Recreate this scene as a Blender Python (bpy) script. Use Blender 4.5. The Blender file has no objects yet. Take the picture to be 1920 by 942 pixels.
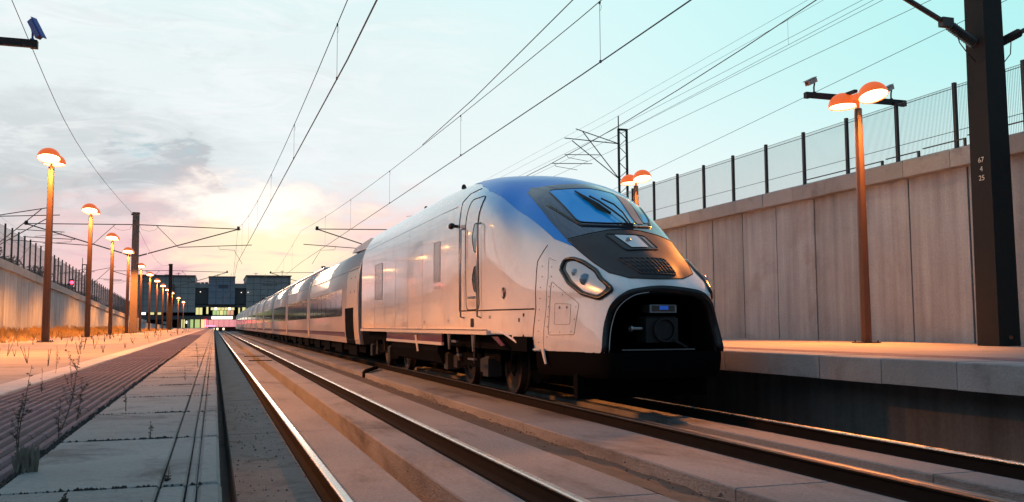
import bpy, bmesh, math, random
from mathutils import Vector, Matrix
random.seed(7)
SC = bpy.context.scene
COL = SC.collection
PI = math.pi

# ------------------------------------------------------------------ camera
CZ = 1.18                      # eye height above the rail heads (z = 0)
cd = bpy.data.cameras.new("camera"); cam = bpy.data.objects.new("camera", cd); COL.objects.link(cam)
Rv = Vector((0.95026318, -0.31140433, -0.00521878)); Uv = Vector((-0.02026641, -0.07854742, 0.99670436)); Fv = Vector((0.31078797, 0.94702568, 0.08095177))
M = Matrix((Rv, Uv, -Fv)).transposed().to_4x4(); M.translation = (0, 0, CZ)
cam.matrix_world = M
cd.sensor_width = 36; cd.lens = 36*1700/1920; cd.clip_start = .05; cd.clip_end = 6000
SC.camera = cam
SC.view_settings.view_transform = 'Standard'; SC.view_settings.look = 'None'
SC.view_settings.exposure = .12; SC.view_settings.gamma = 1

# ------------------------------------------------------------------ node helper
class NT:
    def __init__(s, tree): s.t = tree; s.n = tree.nodes; s.l = tree.links
    def node(s, typ, **kw):
        n = s.n.new(typ)
        for k, v in kw.items():
            setattr(n, k, v)
        return n
    def inp(s, sock, v):
        if hasattr(v, 'is_output') or isinstance(v, bpy.types.NodeSocket): s.l.new(v, sock)
        elif v is not None: sock.default_value = v
    def math(s, op, a, b=None, c=None, clamp=False):
        n = s.node('ShaderNodeMath', operation=op, use_clamp=clamp)
        s.inp(n.inputs[0], a)
        if b is not None: s.inp(n.inputs[1], b)
        if c is not None: s.inp(n.inputs[2], c)
        return n.outputs[0]
    def mix(s, f, a, b, mode='MIX'):
        n = s.node('ShaderNodeMix', data_type='RGBA', blend_type=mode)
        s.inp(n.inputs[0], f); s.inp(n.inputs[6], col4(a)); s.inp(n.inputs[7], col4(b))
        return n.outputs[2]
    def ramp(s, f, stops, interp='LINEAR'):
        n = s.node('ShaderNodeValToRGB'); cr = n.color_ramp; cr.interpolation = interp
        while len(cr.elements) < len(stops): cr.elements.new(.5)
        for e, (p, c) in zip(cr.elements, stops): e.position = p; e.color = col4(c)
        s.inp(n.inputs[0], f); return n.outputs[0]
    def smooth(s, v, a, b):
        n = s.node('ShaderNodeMapRange', interpolation_type='SMOOTHSTEP')
        s.inp(n.inputs[0], v); n.inputs[1].default_value = a; n.inputs[2].default_value = b
        n.inputs[3].default_value = 0; n.inputs[4].default_value = 1
        return n.outputs[0]
    def noise(s, vec, scale, detail=3, rough=.55, dist=0):
        n = s.node('ShaderNodeTexNoise'); s.inp(n.inputs['Vector'], vec); n.inputs['Scale'].default_value = scale
        n.inputs['Detail'].default_value = detail; n.inputs['Roughness'].default_value = rough; n.inputs['Distortion'].default_value = dist
        return n.outputs[0]
    def scale(s, vec, v):
        n = s.node('ShaderNodeVectorMath', operation='MULTIPLY'); s.inp(n.inputs[0], vec); n.inputs[1].default_value = v
        return n.outputs[0]
def col4(c):
    if isinstance(c, bpy.types.NodeSocket): return c
    if isinstance(c, (int, float)): return (c, c, c, 1)
    return tuple(c) if len(c) == 4 else (c[0], c[1], c[2], 1)

# ------------------------------------------------------------------ sky
W = bpy.data.worlds.new("World"); SC.world = W; W.use_nodes = True
t = NT(W.node_tree); t.n.clear()
tc = t.node('ShaderNodeTexCoord').outputs['Generated']
nrm = t.node('ShaderNodeVectorMath', operation='NORMALIZE'); t.l.new(tc, nrm.inputs[0])
sep = t.node('ShaderNodeSeparateXYZ'); t.l.new(nrm.outputs[0], sep.inputs[0])
sx, sy, sz = sep.outputs
DEG = 180/PI
az = t.math('MULTIPLY', t.math('ARCTAN2', sx, sy), DEG)
el = t.math('MULTIPLY', t.math('ARCSINE', sz), DEG)
cmb = t.node('ShaderNodeCombineXYZ'); t.l.new(az, cmb.inputs[0]); t.l.new(el, cmb.inputs[1])
A = cmb.outputs[0]
n1 = t.noise(t.scale(A, (.09, .26, 1)), 1, 5, .6, .6)
n2 = t.noise(t.scale(A, (.16, .62, 1)), 1, 4, .55, .8)
n3 = t.noise(t.scale(A, (.04, .10, 1)), 1, 4, .55, .5)
wa = t.noise(t.scale(A, (.22, .50, 1)), 1, 6, .62, .3); wb = t.noise(t.scale(A, (.20, .55, 1)), 1.7, 6, .62, .3)
azw = t.math('ADD', az, t.math('MULTIPLY', t.math('SUBTRACT', wa, .5), 9)); elw = t.math('ADD', el, t.math('MULTIPLY', t.math('SUBTRACT', wb, .5), 4.2))
def blob(a0, e0, ra, re, lo, hi, wob=.35, src=None):
    x = t.math('DIVIDE', t.math('SUBTRACT', azw, a0), ra); y = t.math('DIVIDE', t.math('SUBTRACT', elw, e0), re)
    d = t.math('SQRT', t.math('ADD', t.math('MULTIPLY', x, x), t.math('MULTIPLY', y, y)))
    if wob: d = t.math('ADD', d, t.math('MULTIPLY', t.math('SUBTRACT', src or n1, .5), wob*2))
    return t.math('SUBTRACT', 1, t.smooth(d, lo, hi))
base = t.ramp(t.math('DIVIDE', el, 90), [(0, (.80, .70, .72)), (.05, (.83, .84, .86)), (.10, (.84, .92, .92)), (.24, (.66, .91, .92)), (.32, (.36, .60, .66)), (.42, (.33, .46, .53)), (.6, (.25, .40, .52)), (1, (.19, .34, .52))])
c = base
# colder and bluer away from the afterglow
side = t.smooth(az, 14, 55)
c = t.mix(t.math('MULTIPLY', side, t.math('MULTIPLY', t.smooth(el, 4, 17), t.math('SUBTRACT', 1, t.smooth(el, 20, 34)))), c, (.43, .86, .85))
# broad pale veil over the left and the centre
veil = t.math('MULTIPLY', t.math('SUBTRACT', 1, t.smooth(az, 2, 30)), t.math('SUBTRACT', 1, t.smooth(el, 14, 28)))
c = t.mix(t.math('MULTIPLY', veil, .75), c, t.mix(n3, (.66, .74, .76), (.92, .95, .95)))
# grey cloud masses on the left
g1 = blob(-9.0, 10.2, 10.5, 3.4, .45, 1.2, .30)
g1b = blob(-11, 6.0, 9.5, 3.6, .5, 1.2, .25)
g2 = blob(-3.6, 8.6, 3.9, 2.5, .80, 1.05, .12)
gcol = t.mix(n2, (.44, .47, .49), (.64, .67, .68))
c = t.mix(t.math('MULTIPLY', g1, .55), c, gcol)
c = t.mix(t.math('MULTIPLY', g1b, .8), c, gcol)
c = t.mix(t.math('MULTIPLY', g2, .75), c, t.mix(n2, (.42, .45, .49), (.52, .55, .58)))
c = t.mix(t.math('MULTIPLY', blob(-4.1, 10.3, 1.7, .9, .1, 1.2, .5), .45), c, (.38, .66, .74))
# thin torn wisps over the left half
wisp = t.math('MULTIPLY', t.smooth(t.noise(t.scale(A, (.10, .42, 1)), 1.3, 8, .68, 1.2), .46, .64), t.math('SUBTRACT', 1, t.smooth(az, 4, 26)))
c = t.mix(t.math('MULTIPLY', wisp, .42), c, (.93, .94, .95))
dk = t.math('MULTIPLY', t.smooth(t.noise(t.scale(A, (.07, .36, 1)), 2.1, 8, .66, .9), .50, .68), t.math('SUBTRACT', 1, t.smooth(az, -2, 22)))
c = t.mix(t.math('MULTIPLY', dk, .2), c, (.58, .60, .63))
# afterglow: pink band, yellow heart, streaked by thin cloud
pk = blob(3, 3.0, 21, 6.0, .35, 1.15, .3, n2)
c = t.mix(t.math('MULTIPLY', pk, .85), c, (.97, .58, .57))
yl = blob(3.6, 4.6, 8.0, 3.6, .2, 1.1, .45, n2)
c = t.mix(t.math('MULTIPLY', yl, .95), c, (1.10, .93, .62))
wh = blob(2.2, 7.2, 6.6, 2.0, .2, 1.05, .4, n2)
c = t.mix(wh, c, (1.12, 1.04, .93))
stk = t.math('MULTIPLY', t.smooth(n2, .52, .66), blob(0, 3.4, 15, 2.6, .3, 1.0, .2))
c = t.mix(t.math('MULTIPLY', stk, .8), c, (.80, .46, .52))
# behind the viewer the dusk sky is a deeper blue
back = t.smooth(t.math('ABSOLUTE', az), 70, 150)
c = t.mix(t.math('MULTIPLY', back, .8), c, (.09, .19, .32))
# below the horizon: dark ground tone
c = t.mix(t.math('SUBTRACT', 1, t.smooth(el, -2, -.2)), c, (.08, .075, .08))
bg = t.node('ShaderNodeBackground'); t.l.new(c, bg.inputs[0]); bg.inputs[1].default_value = .97
wo = t.node('ShaderNodeOutputWorld'); t.l.new(bg.outputs[0], wo.inputs[0])

# the sun is almost down behind the station
sd = bpy.data.lights.new("sun", 'SUN'); sd.energy = .25; sd.angle = math.radians(6); sd.color = (1, .62, .38)
sun = bpy.data.objects.new("sun", sd); COL.objects.link(sun)
sun.rotation_euler = (math.radians(86), 0, math.radians(180-3))
sun.location = (10, 300, 60)

# ------------------------------------------------------------------ materials
MATS = {}
def mat(name, color, rough=.6, metal=0, var=.0, vscale=1.0, bump=0, bscale=40, emit=None, estr=0, coat=0, streak=0, dirt=None, dscale=.7, dlo=.5, dhi=.7, spec=.5, stretch=(1, 1, 1), rnd_=0):
    if name in MATS: return MATS[name]
    m = bpy.data.materials.new(name); m.use_nodes = True; T = NT(m.node_tree); T.n.clear()
    b = T.node('ShaderNodeBsdfPrincipled'); o = T.node('ShaderNodeOutputMaterial'); T.l.new(b.outputs[0], o.inputs[0])
    pos = T.node('ShaderNodeNewGeometry').outputs['Position']
    colr = col4(color)
    if var:
        nz = T.noise(T.scale(pos, stretch), vscale, 5, .62)
        f = T.math('ADD', T.math('MULTIPLY', T.math('SUBTRACT', nz, .5), var*2.6), 1)
        fi = T.noise(pos, vscale*23, 3, .6)
        f = T.math('MULTIPLY', f, T.math('ADD', T.math('MULTIPLY', T.math('SUBTRACT', fi, .5), var*2.4), 1))
        colr = T.mix(1, colr, f, 'MULTIPLY')
    if dirt:
        dn = T.noise(T.scale(pos, stretch), dscale, 6, .68, .4)
        colr = T.mix(T.math('MULTIPLY', T.smooth(dn, dlo, dhi), dirt[1]), colr, dirt[0])
    if rnd_:
        oi = T.node('ShaderNodeObjectInfo').outputs['Random']
        colr = T.mix(1, colr, T.math('ADD', T.math('MULTIPLY', T.math('SUBTRACT', oi, .5), rnd_*2), 1), 'MULTIPLY')
    if streak:
        sn = T.noise(T.scale(pos, (2.2, 2.2, .10)), 1.6, 4, .65)
        colr = T.mix(1, colr, T.math('ADD', T.math('MULTIPLY', T.math('SUBTRACT', sn, .5), streak*2.4), 1), 'MULTIPLY')
    T.inp(b.inputs['Base Color'], colr)
    if isinstance(rough, tuple):
        rn = T.noise(pos, rough[2], 4, .6); mr = T.node('ShaderNodeMapRange'); T.l.new(rn, mr.inputs[0]); mr.inputs[1].default_value = .3; mr.inputs[2].default_value = .7
        mr.inputs[3].default_value = rough[0]; mr.inputs[4].default_value = rough[1]; T.l.new(mr.outputs[0], b.inputs['Roughness'])
    else: b.inputs['Roughness'].default_value = rough
    b.inputs['Metallic'].default_value = metal
    b.inputs['Specular IOR Level'].default_value = spec
    if coat: b.inputs['Coat Weight'].default_value = coat; b.inputs['Coat Roughness'].default_value = .06
    if bump:
        bn = T.noise(T.scale(pos, stretch), bscale, 6, .65)
        bb = T.node('ShaderNodeBump'); bb.inputs['Strength'].default_value = min(1, bump); bb.inputs['Distance'].default_value = .02*max(1, bump)
        T.l.new(bn, bb.inputs['Height']); T.l.new(bb.outputs[0], b.inputs['Normal'])
    if emit:
        b.inputs['Emission Color'].default_value = col4(emit); b.inputs['Emission Strength'].default_value = estr
    MATS[name] = m; return m
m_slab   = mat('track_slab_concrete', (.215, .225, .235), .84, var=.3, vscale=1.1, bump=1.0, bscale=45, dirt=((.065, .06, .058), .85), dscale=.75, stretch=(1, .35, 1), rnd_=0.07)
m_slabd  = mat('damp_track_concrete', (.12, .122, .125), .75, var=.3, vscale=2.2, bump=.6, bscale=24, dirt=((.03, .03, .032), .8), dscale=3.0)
m_plat   = mat('platform_concrete', (.34, .335, .33), .85, var=.2, vscale=2.2, bump=1.0, bscale=70, dirt=((.10, .10, .10), .8), dscale=2.6, dlo=.48, dhi=.72, rnd_=0.09)
m_pave   = mat('platform_paving', (.28, .265, .26), .85, var=.2, vscale=1.2, bump=.4, bscale=40, dirt=((.13, .12, .12), .55), dscale=.8, rnd_=0.08)
m_white  = mat('pale_kerb_strip', (.46, .46, .46), .8, var=.18, vscale=3, bump=.3, dirt=((.2, .2, .2), .6), dscale=2.3)
m_tact   = mat('ribbed_mauve_paving', (.17, .125, .165), .8, var=.3, vscale=3, bump=.8, bscale=130, dirt=((.08, .075, .08), .6), dscale=2.5, rnd_=0.12)
m_wall   = mat('wall_concrete', (.26, .305, .35), .85, var=.2, vscale=.9, bump=.4, bscale=25, streak=.5, dirt=((.16, .15, .15), .5), dscale=.5, rnd_=0.1)
m_cope   = mat('coping_concrete', (.26, .275, .29), .85, var=.2, vscale=1.8, bump=.5, bscale=30, dirt=((.14, .13, .13), .55), dscale=1.3, rnd_=0.12)
m_soil   = mat('dry_soil', (.10, .085, .07), .95, var=.4, vscale=6, bump=1.0, bscale=30)
m_earth  = mat('earth_bank', (.07, .065, .05), .95, var=.4, vscale=.6, bump=1.0, bscale=6)
m_ground = mat('ground_floor', (.05, .048, .046), .95, var=.3, vscale=.8, bump=.6, bscale=12)
m_railh  = mat('polished_rail_head', (.62, .58, .54), (.22, .36, 9), metal=1)
m_railb  = mat('rusty_rail_web', (.013, .011, .010), .9, var=.3, vscale=6, spec=.1)
m_black  = mat('dark_steel', (.008, .008, .009), .65, var=.2, vscale=5)
m_post   = mat('lamp_post_paint', (.060, .034, .028), .5, var=.15, vscale=4, spec=.4)
m_dome   = mat('lamp_shade_glow', (.42, .11, .04), .45, spec=.4, emit=(1, .15, .02), estr=.62)  # emits faintly: lamp bloom put into shade, neck and arm
m_domei  = mat('lamp_reflector', (.8, .75, .65), .5)
m_glow   = mat('lamp_glow', (1, .8, .5), .5, emit=(1, .62, .27), estr=14)
m_mast   = mat('shaded_mast_concrete', (.013, .0115, .010), .85, var=.2, vscale=4, bump=.4)  # near-black copy: shade on the masts put into the concrete colour
m_mastl  = mat('lit_mast_concrete', (.17, .14, .115), .85, var=.2, vscale=4, bump=.4)  # paler copy: lamp light on one mast put into the colour
m_raild  = mat('shaded_rail_head', (.16, .13, .12), .38, metal=1)  # darker head: shadow under the train put into the metal colour
m_wire   = mat('overhead_wire_metal', (.035, .033, .035), .5, metal=.5)
m_tube   = mat('bracket_tube', (.06, .045, .045), .5, metal=.3)
m_ins    = mat('insulator_glaze', (.03, .022, .02), .3)
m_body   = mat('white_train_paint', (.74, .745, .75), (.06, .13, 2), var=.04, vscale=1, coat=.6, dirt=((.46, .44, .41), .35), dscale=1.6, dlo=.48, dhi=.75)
m_blue   = mat('blue_roof_paint', (.008, .25, .82), .30, coat=.15, spec=.3)
m_hood   = mat('dark_grey_hood', (.045, .043, .047), (.50, .60, 5), var=.08, vscale=4, spec=.3)
m_surr   = mat('black_gloss_sky_sheen', (.012, .035, .085), .13, coat=.6)  # bluish base: sky sheen painted into the black gloss
m_glass  = mat('sky_blue_windscreen', (.015, .42, 1.0), .12, coat=.2, spec=.3)  # blue sky reflection painted into the glass colour
m_glassd = mat('dark_side_window', (.015, .02, .03), .08, coat=1)
m_pill   = mat('grey_pillar', (.20, .20, .215), .35)
m_bgloss = mat('black_gloss_trim', (.008, .008, .009), .22)
m_bmat   = mat('black_underframe', (.003, .003, .0035), .9, spec=.05)
m_seam   = mat('seam_shadow_gap', (.015, .013, .012), .8)
m_purple = mat('purple_stripe', (.10, .018, .05), .3, coat=.4)
m_trim   = mat('pale_trim', (.62, .60, .57), .35, coat=.2)
m_steel  = mat('brushed_steel', (.35, .35, .36), .3, metal=.9)
m_wheel  = mat('wheel_steel', (.05, .042, .04), .5, metal=.6, var=.2, vscale=8)
m_lens   = mat('headlight_reflector', (.46, .50, .53), .22, coat=.5, metal=.3)
m_lens2  = mat('headlight_bulb', (.22, .28, .36), .15, metal=.3, coat=.8)
m_lens3  = mat('pale_lamp_glass', (.72, .74, .76), .2, coat=.6)
m_coach  = mat('coach_paint', (.46, .43, .43), (.28, .38, 2), var=.05, vscale=1, coat=.25)
m_coachd = mat('coach_gap_rubber', (.02, .018, .018), .7)
m_beige  = mat('beige_end_panel', (.50, .42, .35), .4, var=.08, vscale=3)
m_wingl  = mat('coach_window_glass', (.010, .012, .014), .10, spec=.35)
m_bldg   = mat('station_cladding', (.30, .29, .28), .7, var=.25, vscale=.25, streak=.2)
m_bldgb  = mat('station_blue_cladding', (.20, .23, .28), .6, var=.2, vscale=.3)
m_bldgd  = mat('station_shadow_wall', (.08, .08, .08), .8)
m_yel    = mat('lit_window_yellow', (.6, .55, .3), .5, emit=(1, .86, .32), estr=.75)
m_grn    = mat('lit_window_green', (.4, .5, .3), .5, emit=(.62, .80, .25), estr=.6)
m_org    = mat('lit_window_orange', (.6, .4, .3), .5, emit=(1, .45, .22), estr=.6)
m_pink   = mat('pink_lit_hall', (.6, .4, .4), .6, emit=(1, .38, .40), estr=.75)
m_warm   = mat('warm_strip_light', (1, .9, .8), .5, emit=(1, .86, .66), estr=2.2)
m_red    = mat('red_signal_light', (1, .1, .1), .5, emit=(1, .03, .07), estr=9)
m_redn   = mat('red_neon', (1, .1, .1), .5, emit=(1, .05, .10), estr=14)
m_text   = mat('number_paint', (.72, .68, .55), .7)
m_weed   = mat('dry_weed', (.075, .052, .035), .9, var=.3, vscale=30)
m_grass  = mat('dry_grass', (.50, .33, .11), .9, var=.4, vscale=6)
m_leaf   = mat('dark_foliage', (.03, .035, .022), .9, var=.4, vscale=4)
m_mesh   = mat('fence_wire', (.16, .17, .17), .5, metal=.4)
m_fpost  = mat('fence_post_steel', (.018, .018, .02), .55)
m_recess = mat('shaded_recess_concrete', (.13, .135, .14), .9, var=.25, vscale=1.2, streak=.5)  # darker than the wall: shade below the platform overhang put into the colour
m_cam    = mat('camera_housing', (.30, .20, .20), .4)
m_camb   = mat('camera_housing_blue', (.03, .07, .30), .4)
m_pebble = mat('loose_debris', (.03, .028, .026), .9)

# blue sky reflection on the white nose, put into the body colour
def paint_sky_reflection(m):
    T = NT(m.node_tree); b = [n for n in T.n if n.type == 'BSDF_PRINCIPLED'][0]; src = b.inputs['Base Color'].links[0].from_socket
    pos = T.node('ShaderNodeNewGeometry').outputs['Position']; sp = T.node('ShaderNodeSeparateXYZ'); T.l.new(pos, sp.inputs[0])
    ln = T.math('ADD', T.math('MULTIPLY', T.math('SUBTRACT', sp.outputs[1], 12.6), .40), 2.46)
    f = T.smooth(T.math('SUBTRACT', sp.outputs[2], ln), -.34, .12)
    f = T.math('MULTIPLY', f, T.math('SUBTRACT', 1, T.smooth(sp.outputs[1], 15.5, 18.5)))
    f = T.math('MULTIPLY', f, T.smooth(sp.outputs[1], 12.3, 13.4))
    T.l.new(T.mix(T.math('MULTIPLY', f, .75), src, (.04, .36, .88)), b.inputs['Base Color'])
paint_sky_reflection(m_body)
# ------------------------------------------------------------------ mesh helpers
ORG = {}
class MB:
    def __init__(s): s.v = []; s.f = []; s.m = []; s.mi = 0
    def quad(s, *pts, ):
        i = len(s.v); s.v += [tuple(p) for p in pts]; s.f.append(tuple(range(i, i+len(pts)))); s.m.append(s.mi); return s
    def box(s, x0, x1, y0, y1, z0, z1, top=None):
        i = len(s.v)
        zt = top or (z1, z1, z1, z1)
        s.v += [(x0, y0, z0), (x1, y0, z0), (x1, y1, z0), (x0, y1, z0), (x0, y0, zt[0]), (x1, y0, zt[1]), (x1, y1, zt[2]), (x0, y1, zt[3])]
        for f in ((0, 3, 2, 1), (4, 5, 6, 7), (0, 1, 5, 4), (1, 2, 6, 5), (2, 3, 7, 6), (3, 0, 4, 7)): s.f.append(tuple(i+k for k in f)); s.m.append(s.mi)
        return s
    def cbox(s, x0, x1, y0, y1, z0, z1, b=.01):
        """box with bevelled top edges"""
        i = len(s.v)
        s.v += [(x0, y0, z0), (x1, y0, z0), (x1, y1, z0), (x0, y1, z0), (x0, y0, z1-b), (x1, y0, z1-b), (x1, y1, z1-b), (x0, y1, z1-b), (x0+b, y0+b, z1), (x1-b, y0+b, z1), (x1-b, y1-b, z1), (x0+b, y1-b, z1)]
        F = [(0, 3, 2, 1), (8, 9, 10, 11)]
        for k in range(4):
            j = (k+1) % 4; F += [(k, j, 4+j, 4+k), (4+k, 4+j, 8+j, 8+k)]
        for f in F: s.f.append(tuple(i+k for k in f)); s.m.append(s.mi)
        return s
    def tube(s, pts, r, n=6, cap=True):
        pts = [Vector(p) for p in pts]; rs = r if isinstance(r, (list, tuple)) else [r]*len(pts)
        i0 = len(s.v); up = None
        for k, p in enumerate(pts):
            d = (pts[min(k+1, len(pts)-1)]-pts[max(k-1, 0)])
            d = d.normalized() if d.length > 1e-9 else Vector((0, 0, 1))
            if up is None: up = Vector((0, 0, 1)) if abs(d.z) < .9 else Vector((0, 1, 0))
            a = d.cross(up).normalized(); b = a.cross(d).normalized()
            if abs(d.dot(up)) > .98: up = Vector((0, 1, 0)) if abs(d.y) < .9 else Vector((1, 0, 0)); a = d.cross(up).normalized(); b = a.cross(d).normalized()
            for j in range(n):
                an = 2*PI*j/n+PI/n; s.v.append(tuple(p+a*math.cos(an)*rs[k]+b*math.sin(an)*rs[k]))
        for k in range(len(pts)-1):
            for j in range(n):
                j2 = (j+1) % n; s.f.append((i0+k*n+j, i0+k*n+j2, i0+(k+1)*n+j2, i0+(k+1)*n+j)); s.m.append(s.mi)
        if cap:
            s.f.append(tuple(i0+j for j in range(n))[::-1]); s.m.append(s.mi)
            s.f.append(tuple(i0+(len(pts)-1)*n+j for j in range(n))); s.m.append(s.mi)
        return s
    def lathe(s, prof, c, n=20, axis='z', tilt=None):
        """prof: (radius, height) list about axis through c"""
        i0 = len(s.v)
        for (r, h) in prof:
            for j in range(n):
                a = 2*PI*j/n; p = Vector((r*math.cos(a), r*math.sin(a), h))
                if axis == 'x': p = Vector((p.z, p.x, p.y))
                if axis == 'y': p = Vector((p.x, p.z, p.y))
                if tilt: p = tilt @ p
                s.v.append(tuple(p+Vector(c)))
        for k in range(len(prof)-1):
            for j in range(n):
                j2 = (j+1) % n; s.f.append((i0+k*n+j, i0+k*n+j2, i0+(k+1)*n+j2, i0+(k+1)*n+j)); s.m.append(s.mi)
        return s
    def prism(s, poly, f0, f1):
        """poly: 2D pts; f0/f1 map 2D point to 3D at both ends"""
        i = len(s.v); n = len(poly)
        s.v += [tuple(f0(p)) for p in poly]+[tuple(f1(p)) for p in poly]
        s.f.append(tuple(range(i, i+n))[::-1]); s.f.append(tuple(range(i+n, i+2*n))); s.m += [s.mi]*2
        for k in range(n):
            j = (k+1) % n; s.f.append((i+k, i+j, i+n+j, i+n+k)); s.m.append(s.mi)
        return s
def smooth_mesh(me): me.polygons.foreach_set('use_smooth', [True]*len(me.polygons))
def obj(name, mb, material, parent=None, smooth=False, label=None, kind=None, org=None):
    o_ = org if org is not None else (ORG.get(parent.name, (0, 0, 0)) if parent else (0, 0, 0))
    me = bpy.data.meshes.new(name)
    me.from_pydata([(x-o_[0], y-o_[1], z-o_[2]) for x, y, z in mb.v], [], mb.f)
    ms = material if isinstance(material, (list, tuple)) else [material]
    for m in ms: me.materials.append(m)
    if len(ms) > 1: me.polygons.foreach_set('material_index', mb.m)
    bm = bmesh.new(); bm.from_mesh(me); bmesh.ops.recalc_face_normals(bm, faces=bm.faces); bm.to_mesh(me); bm.free()
    if smooth: smooth_mesh(me)
    me.update()
    o = bpy.data.objects.new(name, me); COL.objects.link(o)
    if parent: o.parent = parent; ORG[o.name] = o_
    else: o.location = o_
    if label: o['label'] = label
    if kind: o['kind'] = kind
    return o
def inst(name, mesh, parent, loc=(0, 0, 0)):
    o = bpy.data.objects.new(name, mesh); COL.objects.link(o); o.parent = parent
    b = ORG.get(parent.name, (0, 0, 0)) if parent else (0, 0, 0)
    o.location = (loc[0]-b[0], loc[1]-b[1], loc[2]-b[2]); return o
def tag(o, label, cat, group=None):
    o['label'] = label; o['category'] = cat
    if group: o['group'] = group
    return o
def thing(name, label, cat, loc=(0, 0, 0), group=None):
    o = bpy.data.objects.new(name, None); COL.objects.link(o); o.location = loc; o.empty_display_size = .3
    ORG[o.name] = tuple(loc); return tag(o, label, cat, group)
def kids(o): return [c for c in COL.objects if c.parent == o]
def copy_tree(src, loc, label, rot=None):
    def rec(o, par):
        c = o.copy(); COL.objects.link(c); c.parent = par
        for ch in CH.get(o.name, []): rec(ch, c)
        return c
    CH = {}
    for q in COL.objects:
        if q.parent: CH.setdefault(q.parent.name, []).append(q)
    r = rec(src, None); r.location = loc; r['label'] = label
    if rot is not None: r.rotation_euler = (0, 0, rot)
    ORG[r.name] = tuple(loc)
    return r
def structure(o): o['kind'] = 'structure'; return o
# ------------------------------------------------------------------ ground, track bed, platforms
PZ = .77
structure(obj('ground', MB().quad((-3000, -400, -.8), (3000, -400, -.8), (3000, 4000, -.8), (-3000, 4000, -.8)), m_ground))
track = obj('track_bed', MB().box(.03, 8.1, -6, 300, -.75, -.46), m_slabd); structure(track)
def run(name, x0, x1, z0, z1, material, seg=5.2, y0=-4, y1=62, far=300, par=None, bev=.012):
    """row of cast slabs along the track; beyond y1 one long piece"""
    L = seg-.012; mbk = MB().cbox(x0, x1, 0, L, z0, z1, bev); first = None; y = y0
    while y < y1:
        if first is None:
            first = obj(name, mbk, material, par); first.location = (0, y, 0)
        else: inst(name, first.data, par or track, (0, y, 0))
        y += seg
    obj(name, MB().box(x0, x1, y, far, z0, z1), material, par)
ORG['track_bed'] = (0, 0, 0)
SZ = -.12
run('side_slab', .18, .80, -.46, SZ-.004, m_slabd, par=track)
run('track_slab', .975, 1.50, -.46, SZ, m_slab, par=track)
run('track_slab', 1.79, 2.22, -.46, SZ, m_slab, par=track)
run('track_slab', 2.475, 3.28, -.46, SZ, m_slab, par=track)
run('track_slab', 3.95, 4.84, -.46, SZ, m_slab, par=track)
run('track_slab', 5.11, 5.59, -.46, SZ, m_slab, par=track)
run('track_slab', 5.89, 6.36, -.46, SZ, m_slab, par=track)
run('track_slab', 6.60, 7.40, -.46, SZ-.06, m_slab, par=track)
# soil between the slabs, uneven
mb = MB(); rnd = random.Random(3); NY = 260
ys = [-4+k*.28 for k in range(NY)]+[300]
xs = [3.28, 3.42, 3.6, 3.78, 3.95]; zb = [-.135, -.165, -.20, -.235, -.25]
rows = []
for y in ys:
    i = len(mb.v)
    for x, z in zip(xs, zb): mb.v.append((x, y, z+rnd.uniform(-.018, .018)))
    rows.append(i)
for a, b in zip(rows, rows[1:]):
    for k in range(4): mb.f.append((a+k, a+k+1, b+k+1, b+k)); mb.m.append(0)
soil = obj('dry_soil', mb, m_soil, smooth=True); soil['kind'] = 'stuff'; soil['label'] = 'dry soil and grit filling the gap between the two track slabs'
# rails
def rail(x, lab):
    t_ = thing('rail', lab, 'rail', (x, 0, -.3), 'running rails of the two tracks')
    prof = [(-.07, -.17), (.07, -.17), (.07, -.155), (.012, -.135), (.010, -.045), (.034, -.032), (.036, -.008), (.026, -.001), (-.026, -.001), (-.036, -.008), (-.034, -.032), (-.010, -.045), (-.012, -.135), (-.07, -.155)]
    obj('rail_web', MB().prism(prof, lambda p: (x+p[0], -4, p[1]-.002), lambda p: (x+p[0], 290, p[1]-.002)), m_railb, t_)
    hd = [(-.0365, -.014), (.0365, -.014), (.033, -.006), (.024, 0), (-.024, 0), (-.033, -.006)]
    obj('rail_head', MB().prism(hd, lambda p: (x+p[0], -4, p[1]), lambda p: (x+p[0], 290, p[1])), m_raild if 4 < x < 6 else m_railh, t_)
rail(.888, 'bright polished rail nearest the left platform, first from the left')
rail(2.39, 'bright polished rail of the empty track beside the soil strip')
rail(4.99, 'shaded rail in a dark groove under the near wheels of the train')
rail(6.49, 'rail nearest the right platform, gleaming orange past the train nose')
# small metal bars across the middle channel, drain stub
for k, (y, l) in enumerate(((40.3, 'thin steel bar across the track channel, farther of the pair'), (35.3, 'thin steel bar across the track channel, nearer of the pair'))):
    tag(obj('channel_bar', MB().box(1.25, 2.1, y, y+.12, SZ+.004, SZ+.03), m_railb, org=(1.65, y, SZ)), l, 'bar', 'bars across the track channel')
st = MB().tube([(3.93, 25.0, -.26), (3.93, 25.0, -.10), (3.98, 25.0, -.06), (4.55, 26.6, -.05)], .055, 8)
tag(obj('bent_pipe', st, m_railb, org=(3.93, 25.0, -.3), smooth=True), 'short dark bent pipe standing on the edge of the train track slab', 'pipe')

# left platform
Lp = obj('platform', MB().box(-10.4, -.10, -6, 260, -.7, PZ-.06), m_pave); structure(Lp); ORG[Lp.name] = (0, 0, 0)
run('paving_slab', -4.0, -1.45, PZ-.06, PZ-.002, m_pave, seg=3.1, y0=-2, y1=90, far=258, par=Lp, bev=.006)
run('paving_slab', -10.05, -4.012, PZ-.06, PZ-.004, m_pave, seg=6.2, y0=-2, y1=90, far=258, par=Lp, bev=.006)
run('kerb_strip', -1.44, -1.22, PZ-.06, PZ+.006, m_white, seg=1.6, y0=-1, y1=62, far=258, par=Lp, bev=.006)
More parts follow.
